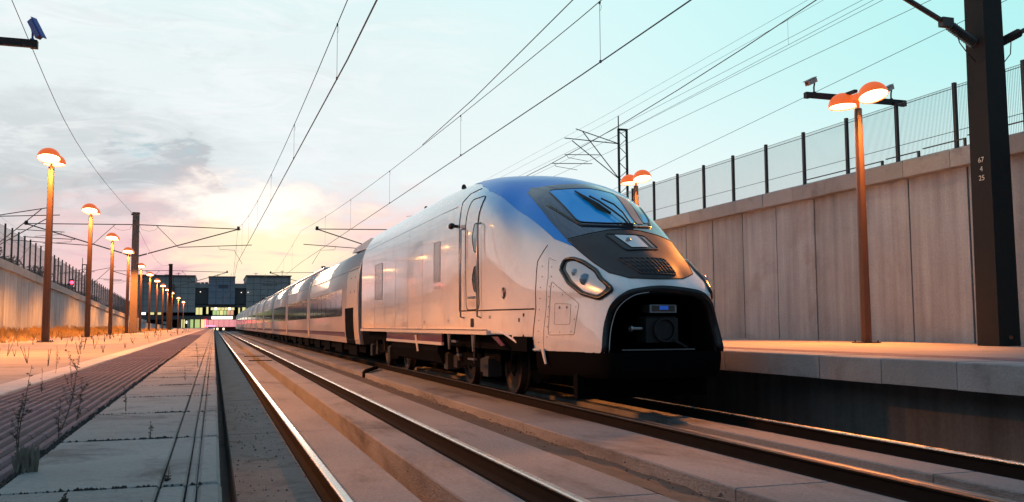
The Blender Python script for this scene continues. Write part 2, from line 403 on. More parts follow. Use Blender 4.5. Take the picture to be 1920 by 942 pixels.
# ribbed tiles
mb = MB(); TL = .6
mb.mi = 1; mb.box(-1.21, -.53, 0, TL-.006, PZ-.06, PZ-.013); mb.mi = 0
nr = 13
for k in range(nr):
    w = .68/nr; x0 = -1.21+k*w
    i = len(mb.v)
    for y in (0, TL-.009):
        mb.v += [(x0+w*.10, y, PZ-.013), (x0+w*.22, y, PZ-.0005), (x0+w*.60, y, PZ-.0005), (x0+w*.72, y, PZ-.013)]
    for q in ((0, 1, 5, 4), (1, 2, 6, 5), (2, 3, 7, 6), (0, 3, 2, 1), (4, 5, 6, 7)): mb.f.append(tuple(i+z for z in q)); mb.m.append(0)
tile = obj('tactile_tile', mb, [m_tact, mat('groove_dark', (.045, .038, .042), .9, var=.3, vscale=8, bump=.5)], Lp); tile.location = (0, .3, 0)  # groove base darker than the ribs
rt = random.Random(5)
for k in range(1, 75):
    o = inst('tactile_tile', tile.data, Lp, (0, .3+k*TL, rt.uniform(-.0025, .0015)))
obj('tactile_strip', MB().box(-1.21, -.53, .3+75*TL, 258, PZ-.06, PZ-.002), m_tact, Lp)
# edge stones: main slab, narrow strips and lip
P_ = 1.07; re_ = random.Random(11)
parts = [('edge_slab', -.515, -.128, PZ-.09, PZ), ('edge_strip', -.122, -.062, PZ-.09, PZ-.001), ('edge_strip', -.058, -.036, PZ-.09, PZ-.0015), ('edge_lip', -.033, .026, PZ-.25, PZ+.001)]
for nm, x0, x1, z0, z1 in parts:
    first = None
    for k in range(-1, 55):
        y = 1.49+k*P_
        if first is None:
            first = obj(nm, MB().cbox(x0, x1, 0, P_-.014, z0, z1, .005 if nm != 'edge_lip' else .010), m_plat, Lp); first.location = (0, y, 0)
        else:
            o = inst(nm, first.data, Lp, (re_.uniform(-.0015, .0015), y, re_.uniform(-.003, .001)))
    obj(nm, MB().box(x0, x1, 1.49+55*P_, 258, z0, z1), m_plat, Lp)
# dirt in the joints of the edge stones (dark crumbs) and at the tile edge
mb = MB(); r = random.Random(21)
def crumb(x, y, s, z=PZ):
    i = len(mb.v); h = s*r.uniform(.3, .7)
    n = 5
    for j in range(n):
        a = 2*PI*j/n+r.uniform(-.3, .3); q = s*r.uniform(.6, 1.2); mb.v.append((x+q*math.cos(a), y+q*math.sin(a)*.8, z-.004))
    mb.v.append((x+r.uniform(-.3, .3)*s, y, z+h))
    for j in range(n): mb.f.append((i+j, i+(j+1) % n, i+n)); mb.m.append(0)
for k in range(900):
    y = 1.6+18*r.random()**1.7; crumb(-.522+r.gauss(0, .008), y, r.uniform(.004, .013)*(1+y*.05))
for k in range(22):
    y = 1.483+k*P_
    for q in range(60):
        if r.random() < .55+.3*math.sin(k*2.1): crumb(r.uniform(-.50, .0), y+r.gauss(0, .004), r.uniform(.003, .009))
for k in range(160): crumb(r.uniform(-1.2, 0), 1.5+12*r.random(), r.uniform(.002, .006))
for k in range(14):
    y = 1.483+r.randint(0, 16)*P_; x0 = r.uniform(-.48, -.15); n_ = r.randint(25, 70)
    for q_ in range(n_): crumb(x0+r.gauss(0, .05), y+r.gauss(0, .007), r.uniform(.004, .012))
o = obj('joint_dirt', mb, m_pebble); o['kind'] = 'stuff'; o['label'] = 'crumbs of dirt and moss in the platform joints'
mb = MB()
for k in range(260): crumb(r.uniform(.2, .78), 1.7+14*r.random(), r.uniform(.004, .014), SZ)
for k in range(200): crumb(r.uniform(1, 7), 2+14*r.random(), r.uniform(.003, .009), SZ)
for k in range(400): crumb(r.uniform(3.3, 3.95), 2+20*r.random(), r.uniform(.006, .02), -.2)
o = obj('loose_grit', mb, m_pebble); o['kind'] = 'stuff'; o['label'] = 'loose grit scattered on the track slabs'

# right platform
Rp = obj('platform', MB().box(8.1, 14.5, -6, 260, -.7, PZ-.09), m_recess); structure(Rp); ORG[Rp.name] = (0, 0, 0)
first = None
for k in range(-4, 48):
    y = 7.57+k*1.13; y_ = y+.012
    if first is None: first = obj('edge_stone', MB().cbox(7.34, 8.0, 0, 1.118, PZ-.29, PZ, .012), m_cope, Rp); first.location = (0, y_, 0)
    else: inst('edge_stone', first.data, Rp, (re_.uniform(-.003, .003), y_, re_.uniform(-.003, .002)))
obj('edge_stone', MB().box(7.34, 8.0, 7.57+48*1.13, 258, PZ-.29, PZ), m_cope, Rp)
run('tactile_tile', 8.01, 8.65, PZ-.09, PZ-.001, m_tact, seg=1.2, y0=4, y1=30, far=258, par=Rp, bev=.004)
run('paving_slab', 8.66, 14.2, PZ-.09, PZ-.003, m_pave, seg=2.8, y0=2, y1=40, far=258, par=Rp, bev=.006)

# ------------------------------------------------------------------ cutting walls
RW = thing('concrete_wall', 'tall right retaining wall of grey panels with pale coping behind the right platform', 'retaining wall', (14.2, 12, PZ))
structure(obj('upper_ground', MB().box(14.45, 600, -60, 900, 3.4, 4.5), m_earth))
RT = 4.28; CT = 4.64
first = None
for k in range(-4, 34):
    y = 14.18+k*1.625
    if first is None: first = obj('wall_panel', MB().cbox(0, .22, 0, 1.58, 0, RT-PZ+.3, .0), m_wall, RW, org=(0, 0, 0)); first.location = (0, y-12, -.3)
    else: inst('wall_panel', first.data, RW, (14.2+(k % 3)*.004, y, PZ-.3))
obj('wall_backing', MB().box(14.30, 14.6, -6, 260, -.3, RT), m_seam, RW)
obj('wall_panel', MB().box(14.2, 14.28, 14.18+34*1.625, 260, -.3, RT), m_wall, RW)
obj('wall_panel', MB().box(14.2, 14.28, -6, 14.18-4*1.625-.03, -.3, RT), m_wall, RW)
first = None
for k in range(-7, 40):
    y = 14.34+k*1.31
    if first is None: first = obj('coping_block', MB().cbox(0, .62, 0, 1.298, 0, CT-RT, .02), m_cope, RW, org=(0, 0, 0)); first.location = (-.25, y-12, RT-PZ)
    else: inst('coping_block', first.data, RW, (13.95+re_.uniform(-.005, .005), y, RT+re_.uniform(-.004, .004)))
obj('coping_block', MB().box(13.95, 14.57, 14.34+40*1.31, 260, RT, CT), m_cope, RW)

# left wall, its top falling away with distance
def ltop(y):
    P = [(-6, 4.55), (40, 4.60), (51, 4.53), (65, 4.08), (83, 3.56), (98, 3.10), (126, 2.45), (180, 1.9), (260, 1.5)]
    for (a, b), (c_, d) in zip(P, P[1:]):
        if y <= c_: return b+(d-b)*(y-a)/(c_-a)
    return 1.5
LW = thing('concrete_wall', 'long left retaining wall of grey panels whose top slopes down towards the station', 'retaining wall', (-10.1, 45, PZ))
y = 40.3
while y < 150:
    y2 = y+1.60; za, zb_ = ltop(y)-.42, ltop(y2)-.42
    obj('wall_panel', MB().box(-10.35, -10.1-(int(y) % 3)*.004, y, y2-.02, PZ-.3, za, top=(za, za, zb_, zb_)), m_wall, LW); y = y2
obj('wall_backing', MB().box(-10.6, -10.34, 40, 150, PZ-.3, 4.1, top=(4.1, 4.1, 1.6, 1.6)), m_seam, LW)
for a, b in ((-6, 40.28), (150, 260)):
    obj('wall_panel', MB().box(-10.35, -10.1, a, b, PZ-.3, 3, top=(ltop(a)-.42,)*2+(ltop(b)-.42,)*2), m_wall, LW)
y = 40.
while y < 150:
    y2 = y+3.2; za, zb_ = ltop(y), ltop(y2); o = MB()
    i = len(o.v)
    o.v += [(-10.5, y, za-.42), (-9.95, y, za-.42), (-9.95, y2-.02, zb_-.42), (-10.5, y2-.02, zb_-.42), (-10.5, y, za), (-9.95, y, za), (-9.95, y2-.02, zb_), (-10.5, y2-.02, zb_)]
    for f in ((0, 3, 2, 1), (4, 5, 6, 7), (0, 1, 5, 4), (1, 2, 6, 5), (2, 3, 7, 6), (3, 0, 4, 7)): o.f.append(f); o.m.append(0)
    obj('coping_block', o, m_cope, LW); y = y2
# left upper ground
mb = MB()
for a, b in ((-60, 40), (40, 51), (51, 65), (65, 83), (83, 98), (98, 126), (126, 180), (180, 260), (260, 900)):
    mb.quad((-600, a, ltop(a)-.05), (-10.35, a, ltop(a)-.05), (-10.35, b, ltop(b)-.05), (-600, b, ltop(b)-.05))
structure(obj('upper_ground', mb, m_earth))

# ------------------------------------------------------------------ fences
def mesh_panel_mb(L, H, step=.038, r_=.0023):
    q = MB(); n = int(L/step)
    for k in range(n):
        yy = .03+k*(L-.06)/max(1, n-1)
        q.box(-r_, r_, yy-r_, yy+r_, 0, H)
    for z in (0.0, H-.01): q.box(-r_*1.3, r_*1.3, 0, L, z, z+.010)
    return q
Rf = thing('mesh_fence', 'tall wire mesh fence with black posts on top of the right wall', 'fence', (14.3, 12.8, CT))
first = fm = None; ft = 6.05
for k in range(-4, 26):
    y = 12.82+k*1.672
    if first is None:
        first = obj('post', MB().box(-.035, .035, -.035, .035, 0, ft-CT+.02).box(-.06, .06, -.06, .06, 0, .02), m_fpost, Rf, org=(0, 0, 0)); first.location = (0, y-12.8, 0)
        fm = obj('mesh_panel', mesh_panel_mb(1.60, ft-CT-.12), m_mesh, Rf, org=(0, 0, 0)); fm.location = (0, y-12.8+.036, .08)
    else:
        inst('post', first.data, Rf, (14.3, y, CT)); inst('mesh_panel', fm.data, Rf, (14.3, y+.036, CT+.08))
obj('top_wire', MB().tube([(14.3, 5, ft-.10), (14.3, 15.4, ft-.09), (14.3, 19.5, ft-.12), (14.3, 40, ft-.1), (14.3, 55, ft-.1)], .008, 5), m_fpost, Rf)
obj('middle_wire', MB().tube([(14.26, 5, CT+.42), (14.26, 55, CT+.42)], .007, 5), m_fpost, Rf)
hr = MB()
for a, b, z in ((9, 12.3, .26), (12.35, 14.0, .22), (14.05, 15.2, .17), (15.3, 16.3, .14), (16.4, 19.2, .12)):
    hr.box(14.08, 14.11, a, b, CT+z, CT+z+.02).box(14.075, 14.115, a, a+.05, CT, CT+z+.02)
obj('low_rail', hr, m_fpost, Rf)
Lf = thing('mesh_fence', 'wire mesh fence with dark posts along the sloping top of the left wall', 'fence', (-10.2, 50, ltop(50)))
first = fm = None
k = 0; y = 45.0
while y < 140:
    z = ltop(y)
    if first is None:
        first = obj('post', MB().box(-.04, .04, -.04, .04, -.03, 1.95), m_fpost, Lf, org=(0, 0, 0)); first.location = (0, y-50, z-ltop(50))
        fm = obj('mesh_panel', mesh_panel_mb(1.6, 1.8, .1, .004), m_mesh, Lf, org=(0, 0, 0)); fm.location = (0, y-50+.04, z-.02-ltop(50))
    else:
        inst('post', first.data, Lf, (-10.2, y, z)); inst('mesh_panel', fm.data, Lf, (-10.2, y+.04, z-.02-(z-ltop(y+1.6))*.5))
    y += 1.68

# ------------------------------------------------------------------ foliage behind the left fence
def leaf_mass(name, boxes, n, size, material, seed):
    r = random.Random(seed); q = MB()
    for (x0, x1, y0, y1, h0) in boxes:
        cl = [(r.uniform(x0, x1), r.uniform(y0, y1), r.uniform(.25, h0)) for _ in range(max(4, int((y1-y0)*.8)))]
        for k in range(n):
            cx_, cy_, ch = r.choice(cl)
            d = Vector((r.gauss(0, 1), r.gauss(0, 1), r.gauss(0, 1))).normalized()*r.random()**.4
            p = Vector((cx_+d.x*.7, cy_+d.y*.8, ltop(cy_)+max(-.1, ch*(.55+.55*d.z))))
            a = Vector((r.gauss(0, 1), r.gauss(0, 1), r.gauss(0, 1))).normalized()*size*r.uniform(.6, 1.4); b = a.orthogonal().normalized()*size*r.uniform(.3, .7)
            q.quad(p-a, p+b, p+a, p-b)
    o = obj(name, q, material); return o
o = leaf_mass('hedge', [(-12.2, -10.8, 45+8*k, 53+8*k, 1.1 if k < 3 else .95) for k in range(9)], 2600, .07, m_leaf, 4)
o['kind'] = 'stuff'; o['label'] = 'dark overgrown bushes behind the left fence'
# dry grass along the foot of the left wall
q = MB(); r = random.Random(9)
for k in range(15000):
    y = 24+100*r.random()**1.3; band = -10.0+abs(r.gauss(0, .5)) if r.random() < .72 else r.uniform(-9.5, -5.2)
    h = r.uniform(.06, .36)*(1 if band < -8.7 else .5)*(.35+.65*abs(math.sin(y*1.1)+math.sin(y*.43+1))); x = band; dx = r.gauss(0, .12)*h*2; dy = r.gauss(0, .1); w = .007+.0004*y
    q.quad((x-w, y, PZ-.01), (x+w, y, PZ-.01), (x+dx+w*.2, y+dy*h, PZ+h), (x+dx-w*.2, y+dy*h, PZ+h))
o = obj('dry_grass', q, m_grass); o['kind'] = 'stuff'; o['label'] = 'dry yellow grass along the foot of the left wall'
q = MB()
for k in range(150):
    y = 9+60*r.random()**1.1; x = -1.6-7.0*r.random()*(.3+.7*min(1, y/25)); h = r.uniform(.04, .17)*(1+y/60)
    for s in range(r.randint(1, 3)):
        dx, dy = r.gauss(0, .25)*h, r.gauss(0, .2)*h; w = .002+.00016*y
        q.quad((x-w, y, PZ-.01), (x+w, y, PZ-.01), (x+dx+w*.5, y+dy, PZ+h), (x+dx-w*.5, y+dy, PZ+h))
        for u in range(3):
            a = r.uniform(.3, 1); px, pz = x+dx*a, PZ+h*a; e = h*.05
            q.quad((px, y+dy*a, pz-e*.4), (px+e*r.choice((-1, 1)), y+dy*a, pz+e*.3), (px+e*.4*r.choice((-1, 1)), y, pz+e*.9))
o = obj('sparse_weeds', q, m_weed); o['kind'] = 'stuff'; o['label'] = 'thin dead weeds scattered over the left platform paving'

# individual weeds in the foreground
def weed(x, y, h, lab, seed, bushy=1.0, lean=(0, 0), twigs=3):
    r = random.Random(seed); q = MB(); n = 9
    def stem(p0, vec, L, r0, leaves):
        pts = []; p = Vector(p0); d = Vector(vec).normalized()
        for k in range(n):
            pts.append(p.copy()); d = (d+Vector((r.gauss(0, .07), r.gauss(0, .07), .06))).normalized(); p = p+d*L/(n-1)
        q.tube(pts, [r0*(1-.75*k/(n-1)) for k in range(n)], 4)
        for _ in range(int(leaves)):
            a = r.uniform(.12, 1)*(n-1); k = int(min(n-2, a)); b = pts[k].lerp(pts[k+1], a-k)
            s = r.uniform(.003, .0075); dd = Vector((r.gauss(0, 1), r.gauss(0, 1), r.uniform(-.2, .9))).normalized(); e = dd.orthogonal().normalized()
            q.quad(b, b+dd*s+e*s*.45, b+dd*s*1.9, b+dd*s-e*s*.45)
        return pts
    main = stem((x, y, PZ-.012), (lean[0], lean[1], 1), h, .0026, 46*bushy*h/.3)
    for _ in range(twigs):
        b = main[r.randint(1, 5)]; stem(b, (r.gauss(0, .6), r.gauss(0, .5), .9), h*r.uniform(.12, .28), .0012, 10*bushy)
    tag(obj('weed', q, m_weed, org=(x, y, PZ)), lab, 'weed', 'dead weeds growing in the left platform joints')
weed(-.585, 4.15, .40, 'tallest dead weed, leaning right, at the edge of the ribbed strip', 1, 1.3, (.22, .1), 5)
weed(-.565, 4.42, .21, 'short bushy weed close behind the tallest dead weed', 2, 1.5, (-.03, 0), 4)
weed(-.545, 3.05, .24, 'leafy upright weed in the lower left corner of the platform', 3, 1.1, (-.05, .1), 4)
weed(-.60, 3.35, .30, 'thin tall stem behind the leafy weed in the lower left corner', 4, .4, (.05, 0), 2)
weed(-.53, 3.72, .17, 'small forked weed at the ribbed strip between two taller ones', 5, .9, (0, 0), 3)
weed(-.40, 4.83, .13, 'small dead weed standing in a joint between two grey edge slabs', 6, 1.0, (0, 0), 1)
weed(-.215, 3.66, .065, 'tiny sprout in the middle of a slab joint', 7, 1.6, (0, 0), 1)
weed(-.11, 2.62, .05, 'tiny sprout near the grooves by the platform edge', 8, 1.5, (0, 0), 1)
weed(-1.02, 6.4, .17, 'curled weed on the ribbed strip beside the pale kerb', 9, .8, (-.1, 0), 2)
weed(-.92, 6.9, .20, 'round headed weed in the middle of the ribbed strip', 10, .8, (.05, 0), 2)
weed(-.31, 2.28, .045, 'dark leafy sprout at the bottom edge of the picture', 11, 3, (0, 0), 3)
weed(-.14, 9.6, .25, 'slender weed far along the platform edge grooves', 12, .8, (0, 0), 2)
weed(-.20, 7.4, .12, 'low weed in a far slab joint, left of the slender one', 13, .8, (0, 0), 1)
weed(-1.32, 8.9, .26, 'branching weed on the pale kerb strip', 14, .7, (.1, 0), 4)
q = MB(); r = random.Random(31)
for k in range(60):
    a = r.uniform(0, 2*PI); rr = r.uniform(0, .03); b = Vector((-.50+rr*math.cos(a), 2.93+rr*math.sin(a), PZ-.005)); L = r.uniform(.04, .085)
    tp = b+Vector((r.gauss(0, .25)*L, r.gauss(0, .2)*L, L)); w = Vector((.005, 0, 0))
    q.quad(b-w*.4, b+w*.4, b.lerp(tp, .6)+w, tp, b.lerp(tp, .6)-w)
tag(obj('dry_tuft', q, mat('straw_tuft', (.20, .17, .13), .9, var=.3, vscale=40), org=(-.5, 2.93, PZ)), 'pale dry tuft of dead leaves in the lower left corner', 'grass tuft')
# ------------------------------------------------------------------ platform lamps
def dome_mb(c, tilt):
    q = MB(); prof = [(.292, -.02), (.300, 0)]+[(.300*math.cos(a*PI/16), .285*math.sin(a*PI/16)) for a in range(1, 8)]+[(.001, .287)]
    q.lathe(prof, c, 24, tilt=tilt); return q
def lamp_light(t_, p, aim, ang=144):
    ld = bpy.data.lights.new('sodium_lamp', 'SPOT'); ld.energy = LAMP_W; ld.color = (1, .285, .045); ld.spot_size = math.radians(ang); ld.spot_blend = .4; ld.shadow_soft_size = .16
    o = bpy.data.objects.new('sodium_lamp', ld); COL.objects.link(o); o.parent = t_; o.location = Vector(p)-Vector(ORG[t_.name]); o.rotation_euler = (0, math.radians(aim), 0)
LAMP_W = 3000
def make_lamp(lab, loc, aim=-4, tilts=17):
    X, Y, Z = loc; H = 4.93
    t_ = thing('platform_lamp', lab, 'lamp post', loc, 'double headed orange lamps along the platforms')
    obj('base_plate', MB().cbox(X-.2, X+.2, Y-.2, Y+.2, Z, Z+.02, .004), m_black, t_)
    for sx_ in (-1, 1):
        for sy_ in (-1, 1): obj('bolt', MB().lathe([(.016, 0), (.016, .03), (.001, .032)], (X+sx_*.155, Y+sy_*.155, Z+.02), 6), m_black, t_)
    q = MB(); i = 0
    q.lathe([(.105, .02), (.095, 2.2), (.08, H-.25), (.075, H-.06), (.001, H-.058)], (X, Y, Z), 8)
    obj('post', q, m_post, t_)
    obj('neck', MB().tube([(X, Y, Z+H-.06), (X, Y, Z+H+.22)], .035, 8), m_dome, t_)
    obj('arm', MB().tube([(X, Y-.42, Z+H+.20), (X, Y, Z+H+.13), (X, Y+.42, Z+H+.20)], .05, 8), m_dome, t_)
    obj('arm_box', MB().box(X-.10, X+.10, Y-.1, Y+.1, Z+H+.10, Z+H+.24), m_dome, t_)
    for s in (-1, 1):
        c = (X, Y+s*.47, Z+H+.10); tl = Matrix.Rotation(math.radians(tilts*s if s < 0 else -3), 3, 'X')
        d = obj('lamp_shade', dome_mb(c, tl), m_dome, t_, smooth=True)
        prof = [(.286, -.004)]+[(.286*math.cos(a*PI/16), .265*math.sin(a*PI/16)) for a in range(1, 8)]
        obj('reflector', MB().lathe(prof, c, 20, tilt=tl), m_domei, d, smooth=True)
        lamp_light(t_, (X, Y+s*.47, Z+H+.06), aim, 142 if aim < 0 else 104)
        obj('lamp_glass', MB().lathe([(.001, .030), (.20, .032), (.262, .045)], c, 20, tilt=tl), m_glow, d, smooth=True)
    return t_
def cctv(name, at, yaw, lab, m=None, pitch=24):
    x, y, z = at; t_ = thing(name, lab, 'camera', at, 'surveillance cameras on the lamp bars')
    obj('bracket', MB().tube([(x, y, z), (x, y, z+.12), (x-.03*math.cos(yaw), y-.03*math.sin(yaw), z+.22)], .018, 6).box(x-.03, x+.03, y-.03, y+.03, z, z+.02), m or m_black, t_)
    R3 = Matrix.Rotation(yaw, 3, 'Z') @ Matrix.Rotation(math.radians(pitch), 3, 'Y')
    def bx(x0, x1, y0, y1, z0, z1):
        q = MB(); q.cbox(x0, x1, y0, y1, z0, z1, .012); q.v = [tuple(R3 @ Vector(p)+Vector((x, y, z+.27))) for p in q.v]; return q
    b = obj('housing', bx(-.06, .28, -.05, .05, -.05, .05), m or m_cam, t_)
    obj('sun_shield', bx(-.08, .34, -.06, .06, .055, .066), m or m_cam, b)
    obj('lens', bx(.281, .285, -.03, .03, -.03, .03), m_bgloss, b)
lampL = [(-4.40, 27.8), (-4.80, 39.8), (-5.16, 51.8), (-5.14, 61.0), (-5.44, 75.8), (-5.55, 87.8), (-5.60, 99.8), (-5.64, 111.8), (-5.68, 124), (-5.65, 136), (-5.65, 160), (-5.62, 185)]
L0 = make_lamp('nearest lit lamp post of the left platform row, tallest in view', (-4.4, 27.8, PZ))
ordw = ['second', 'third', 'fourth', 'fifth', 'sixth', 'seventh', 'eighth', 'ninth', 'tenth', 'eleventh', 'twelfth']
for (x, y), w in zip(lampL[1:], ordw):
    extra = {'second': ', left of the concrete mast by two', 'fourth': ', just left of the orange lit mast', 'fifth': ', just right of the orange lit mast'}.get(w, '')
    copy_tree(L0, (x, y, PZ), w+' lit lamp post along the left platform'+extra)
copy_tree(L0, (-4.25, 15.8, PZ), 'lamp post just out of view on the left, carrying the camera bar at top left')
L1 = make_lamp('large lit lamp post on the right platform under the camera bar', (12.7, 15.46, PZ), 36)
for x, y, l in ((12.9, 26.4, 'lit lamp post on the right platform behind the train nose'), (13.0, 38.0, 'right platform lamp post hidden behind the locomotive')):
    copy_tree(L1, (x, y, PZ), l)
# camera bars
def bar(x0, x1, y, z, lab):
    o = obj('camera_bar', MB().box(x0, x1, y-.04, y+.04, z-.06, z+.06).box(x0-.01, x0+.10, y-.055, y+.055, z-.072, z+.05).box(x1-.10, x1+.01, y-.055, y+.055, z-.072, z+.05), m_black, org=(x0, y, z)); tag(o, lab, 'bar', 'camera bars on lamp posts')
bar(12.0, 14.62, 16.25, 6.08, 'long dark bar carrying two cameras behind the right lamp heads')
cctv('surveillance_camera', (12.22, 16.25, 6.14), math.radians(200), 'surveillance camera on the left end of the right bar')
cctv('surveillance_camera', (14.25, 16.25, 6.14), math.radians(200), 'surveillance camera on the right end of the right bar')
tag(obj('bar_stay', MB().box(12.66, 12.74, 15.5, 16.25, 6.0, 6.06), m_black, org=(12.7, 15.5, 6)), 'short stay holding the right camera bar to its lamp post', 'bar')
bar(-5.6, -2.77, 15.8, 5.68, 'dark bar entering at the top left edge with one camera on it')
cctv('surveillance_camera', (-2.84, 15.8, 5.74), math.radians(-35), 'blue and black surveillance camera at the top left', m_camb, 58)

# ------------------------------------------------------------------ catenary masts with brackets
def bracket(t_, X, Y, s, reach=6.45, zt=7.86, zb=5.80):
    """hinged cantilever from mast face towards s (+1 right, -1 left)"""
    x0 = X+s*.22; xe = X+s*reach
    b = obj('bracket', MB().tube([(x0+s*.55, Y, zb+.17), (xe-s*.1, Y, zt-.16)], .036, 6), m_tube, t_)
    obj('insulator', MB().lathe([(r_, h) for k in range(9) for r_, h in ((.035, k*.06), (.07, k*.06+.02), (.035, k*.06+.04))], (0, 0, 0), 10), m_ins, b)
    ins = bpy.data.objects[b.children[0].name] if b.children else None
    for ch in [c for c in COL.objects if c.parent == b and c.name.startswith('insulator')]:
        ang = math.atan2((zt-zb)*.95, reach*s); d = Vector((math.cos(ang), 0, math.sin(ang)))
        ch.rotation_mode = 'QUATERNION'; ch.rotation_quaternion = Vector((0, 0, 1)).rotation_difference(d)
        ch.location = Vector((x0, Y, zb))-Vector(ORG[b.name]); 
        # mesh verts were stored relative to the origin of the thing
        o_ = ORG[b.name]
        for v in ch.data.vertices: v.co = v.co+Vector(o_)
    obj('top_tube', MB().tube([(x0, Y, zt), (xe+s*.15, Y, zt-.12)], .03, 6), m_tube, b)
    obj('top_clamp', MB().box(xe-.09, xe+.09, Y-.07, Y+.07, zt-.2, zt+.06), m_black, b)
    zr = 6.42
    obj('registration_tube', MB().tube([(X+s*2.62, Y, zr), (X+s*7.35, Y, zr+.26)], .025, 6), m_tube, b)
    obj('tie', MB().tube([(X+s*1.25, Y, zt-.03), (X+s*2.62, Y, zr+.02)], .018, 5), m_tube, b)
    obj('steady_arm', MB().tube([(X+s*5.2, Y, zr+.13), (X+s*5.25, Y, zr-.08), (X+s*6.2, Y, zr-.12), (X+s*6.75, Y, 5.36)], .014, 5), m_tube, b)
    obj('jumper', MB().tube([(x0, Y, zt-.02), (x0+s*.15, Y, zt-.32), (x0+s*.6, Y, zt-.42), (x0+s*1.0, Y, zt-.30), (x0+s*1.2, Y, zt-.05)], .009, 4), m_wire, b)
def mast(X, Y, lab, sides, H=8.6, mm=None):
    t_ = thing('catenary_mast', lab, 'mast', (X, Y, PZ), 'square concrete masts carrying the overhead line')
    q = MB(); i = 0; a = .235; b_ = .20
    q.v += [(X-a, Y-a, PZ), (X+a, Y-a, PZ), (X+a, Y+a, PZ), (X-a, Y+a, PZ), (X-b_, Y-b_, H), (X+b_, Y-b_, H), (X+b_, Y+b_, H), (X-b_, Y+b_, H)]
    for f in ((0, 3, 2, 1), (4, 5, 6, 7), (0, 1, 5, 4), (1, 2, 6, 5), (2, 3, 7, 6), (3, 0, 4, 7)): q.f.append(f); q.m.append(0)
    obj('mast_shaft', q, mm or m_mast, t_)
    obj('mast_cap', MB().cbox(X-.23, X+.23, Y-.23, Y+.23, H, H+.06, .01), m_black, t_)
    obj('wire_clamp', MB().box(X-.30, X-.2, Y-.05, Y+.05, H-.12, H-.02), m_black, t_)
    for s in sides: bracket(t_, X, Y, s)
    return t_
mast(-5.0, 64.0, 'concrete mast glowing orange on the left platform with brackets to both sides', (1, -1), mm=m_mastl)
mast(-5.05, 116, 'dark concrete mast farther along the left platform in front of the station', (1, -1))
mast(13.0, 62.5, 'concrete mast whose top shows above the locomotive roof', (-1, 1))
mast(13.0, 116, 'far concrete mast whose top shows above the coach roofs', (-1, 1))
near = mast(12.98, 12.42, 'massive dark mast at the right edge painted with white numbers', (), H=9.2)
near['label'] = 'massive dark mast at the right edge painted with white numbers'
# near mast: its bracket insulators to both sides
def ribbed(name, p0, p1, r0, parent, m):
    p0, p1 = Vector(p0), Vector(p1); n = 13; pts = []; rr = []
    for k in range(n*2+1):
        pts.append(p0.lerp(p1, k/(n*2))); rr.append(r0 if k % 2 else r0*.62)
    return obj(name, MB().tube(pts, rr, 10), m, parent)
ribbed('insulator', (12.74, 12.42, 6.12), (12.2, 12.42, 6.40), .095, near, m_ins)
bt = obj('bracket', MB().tube([(12.2, 12.42, 6.40), (11.0, 12.42, 6.90), (6.4, 12.42, 8.9)], .048, 8).box(12.02, 12.26, 12.36, 12.48, 6.36, 6.52), m_tube, near)
obj('jumper', MB().tube([(12.3, 12.38, 6.32), (12.36, 12.36, 6.08), (12.55, 12.36, 5.88), (12.75, 12.4, 5.78)], .010, 5), m_wire, near)
ribbed('insulator', (13.2, 12.42, 6.12), (13.8, 12.42, 6.42), .085, near, m_ins)
obj('bracket', MB().tube([(13.8, 12.42, 6.42), (15.2, 12.42, 7.1)], .045, 8), m_tube, near)
obj('jumper', MB().tube([(13.55, 12.38, 6.22), (13.5, 12.36, 5.98), (13.35, 12.36, 5.82), (13.19, 12.4, 5.76)], .010, 5), m_wire, near)
obj('anchor_bolt', MB().lathe([(.035, 0), (.035, .02), (.015, .03), (.001, .031)], (12.98, 12.15, .92), 10, axis='y'), mat('rusty_bolt', (.28, .12, .06), .7), near)
def text_obj(name, s, size, loc, rot, m, parent, ext=.0015):
    cu = bpy.data.curves.new(name, 'FONT'); cu.body = s; cu.size = size; cu.align_x = 'CENTER'; cu.align_y = 'CENTER'; cu.extrude = ext
    o = bpy.data.objects.new(name, cu); COL.objects.link(o)
    dg = bpy.context.evaluated_depsgraph_get(); me = bpy.data.meshes.new_from_object(o.evaluated_get(dg)); COL.objects.unlink(o); bpy.data.objects.remove(o)
    n = bpy.data.objects.new(name, me); COL.objects.link(n); me.materials.append(m)
    if parent:
        n.parent = parent; b = ORG.get(parent.name, (0, 0, 0)); n.location = Vector(loc)-Vector(b)
    else: n.location = loc
    n.rotation_euler = rot; return n
for s, z in (('67', 4.02), ('4', 3.86), ('25', 3.70)):
    text_obj('painted_number', s, .13, (12.752+(z-3.86)*.003, 12.40, z), (PI/2, 0, -PI/2), m_text, near)

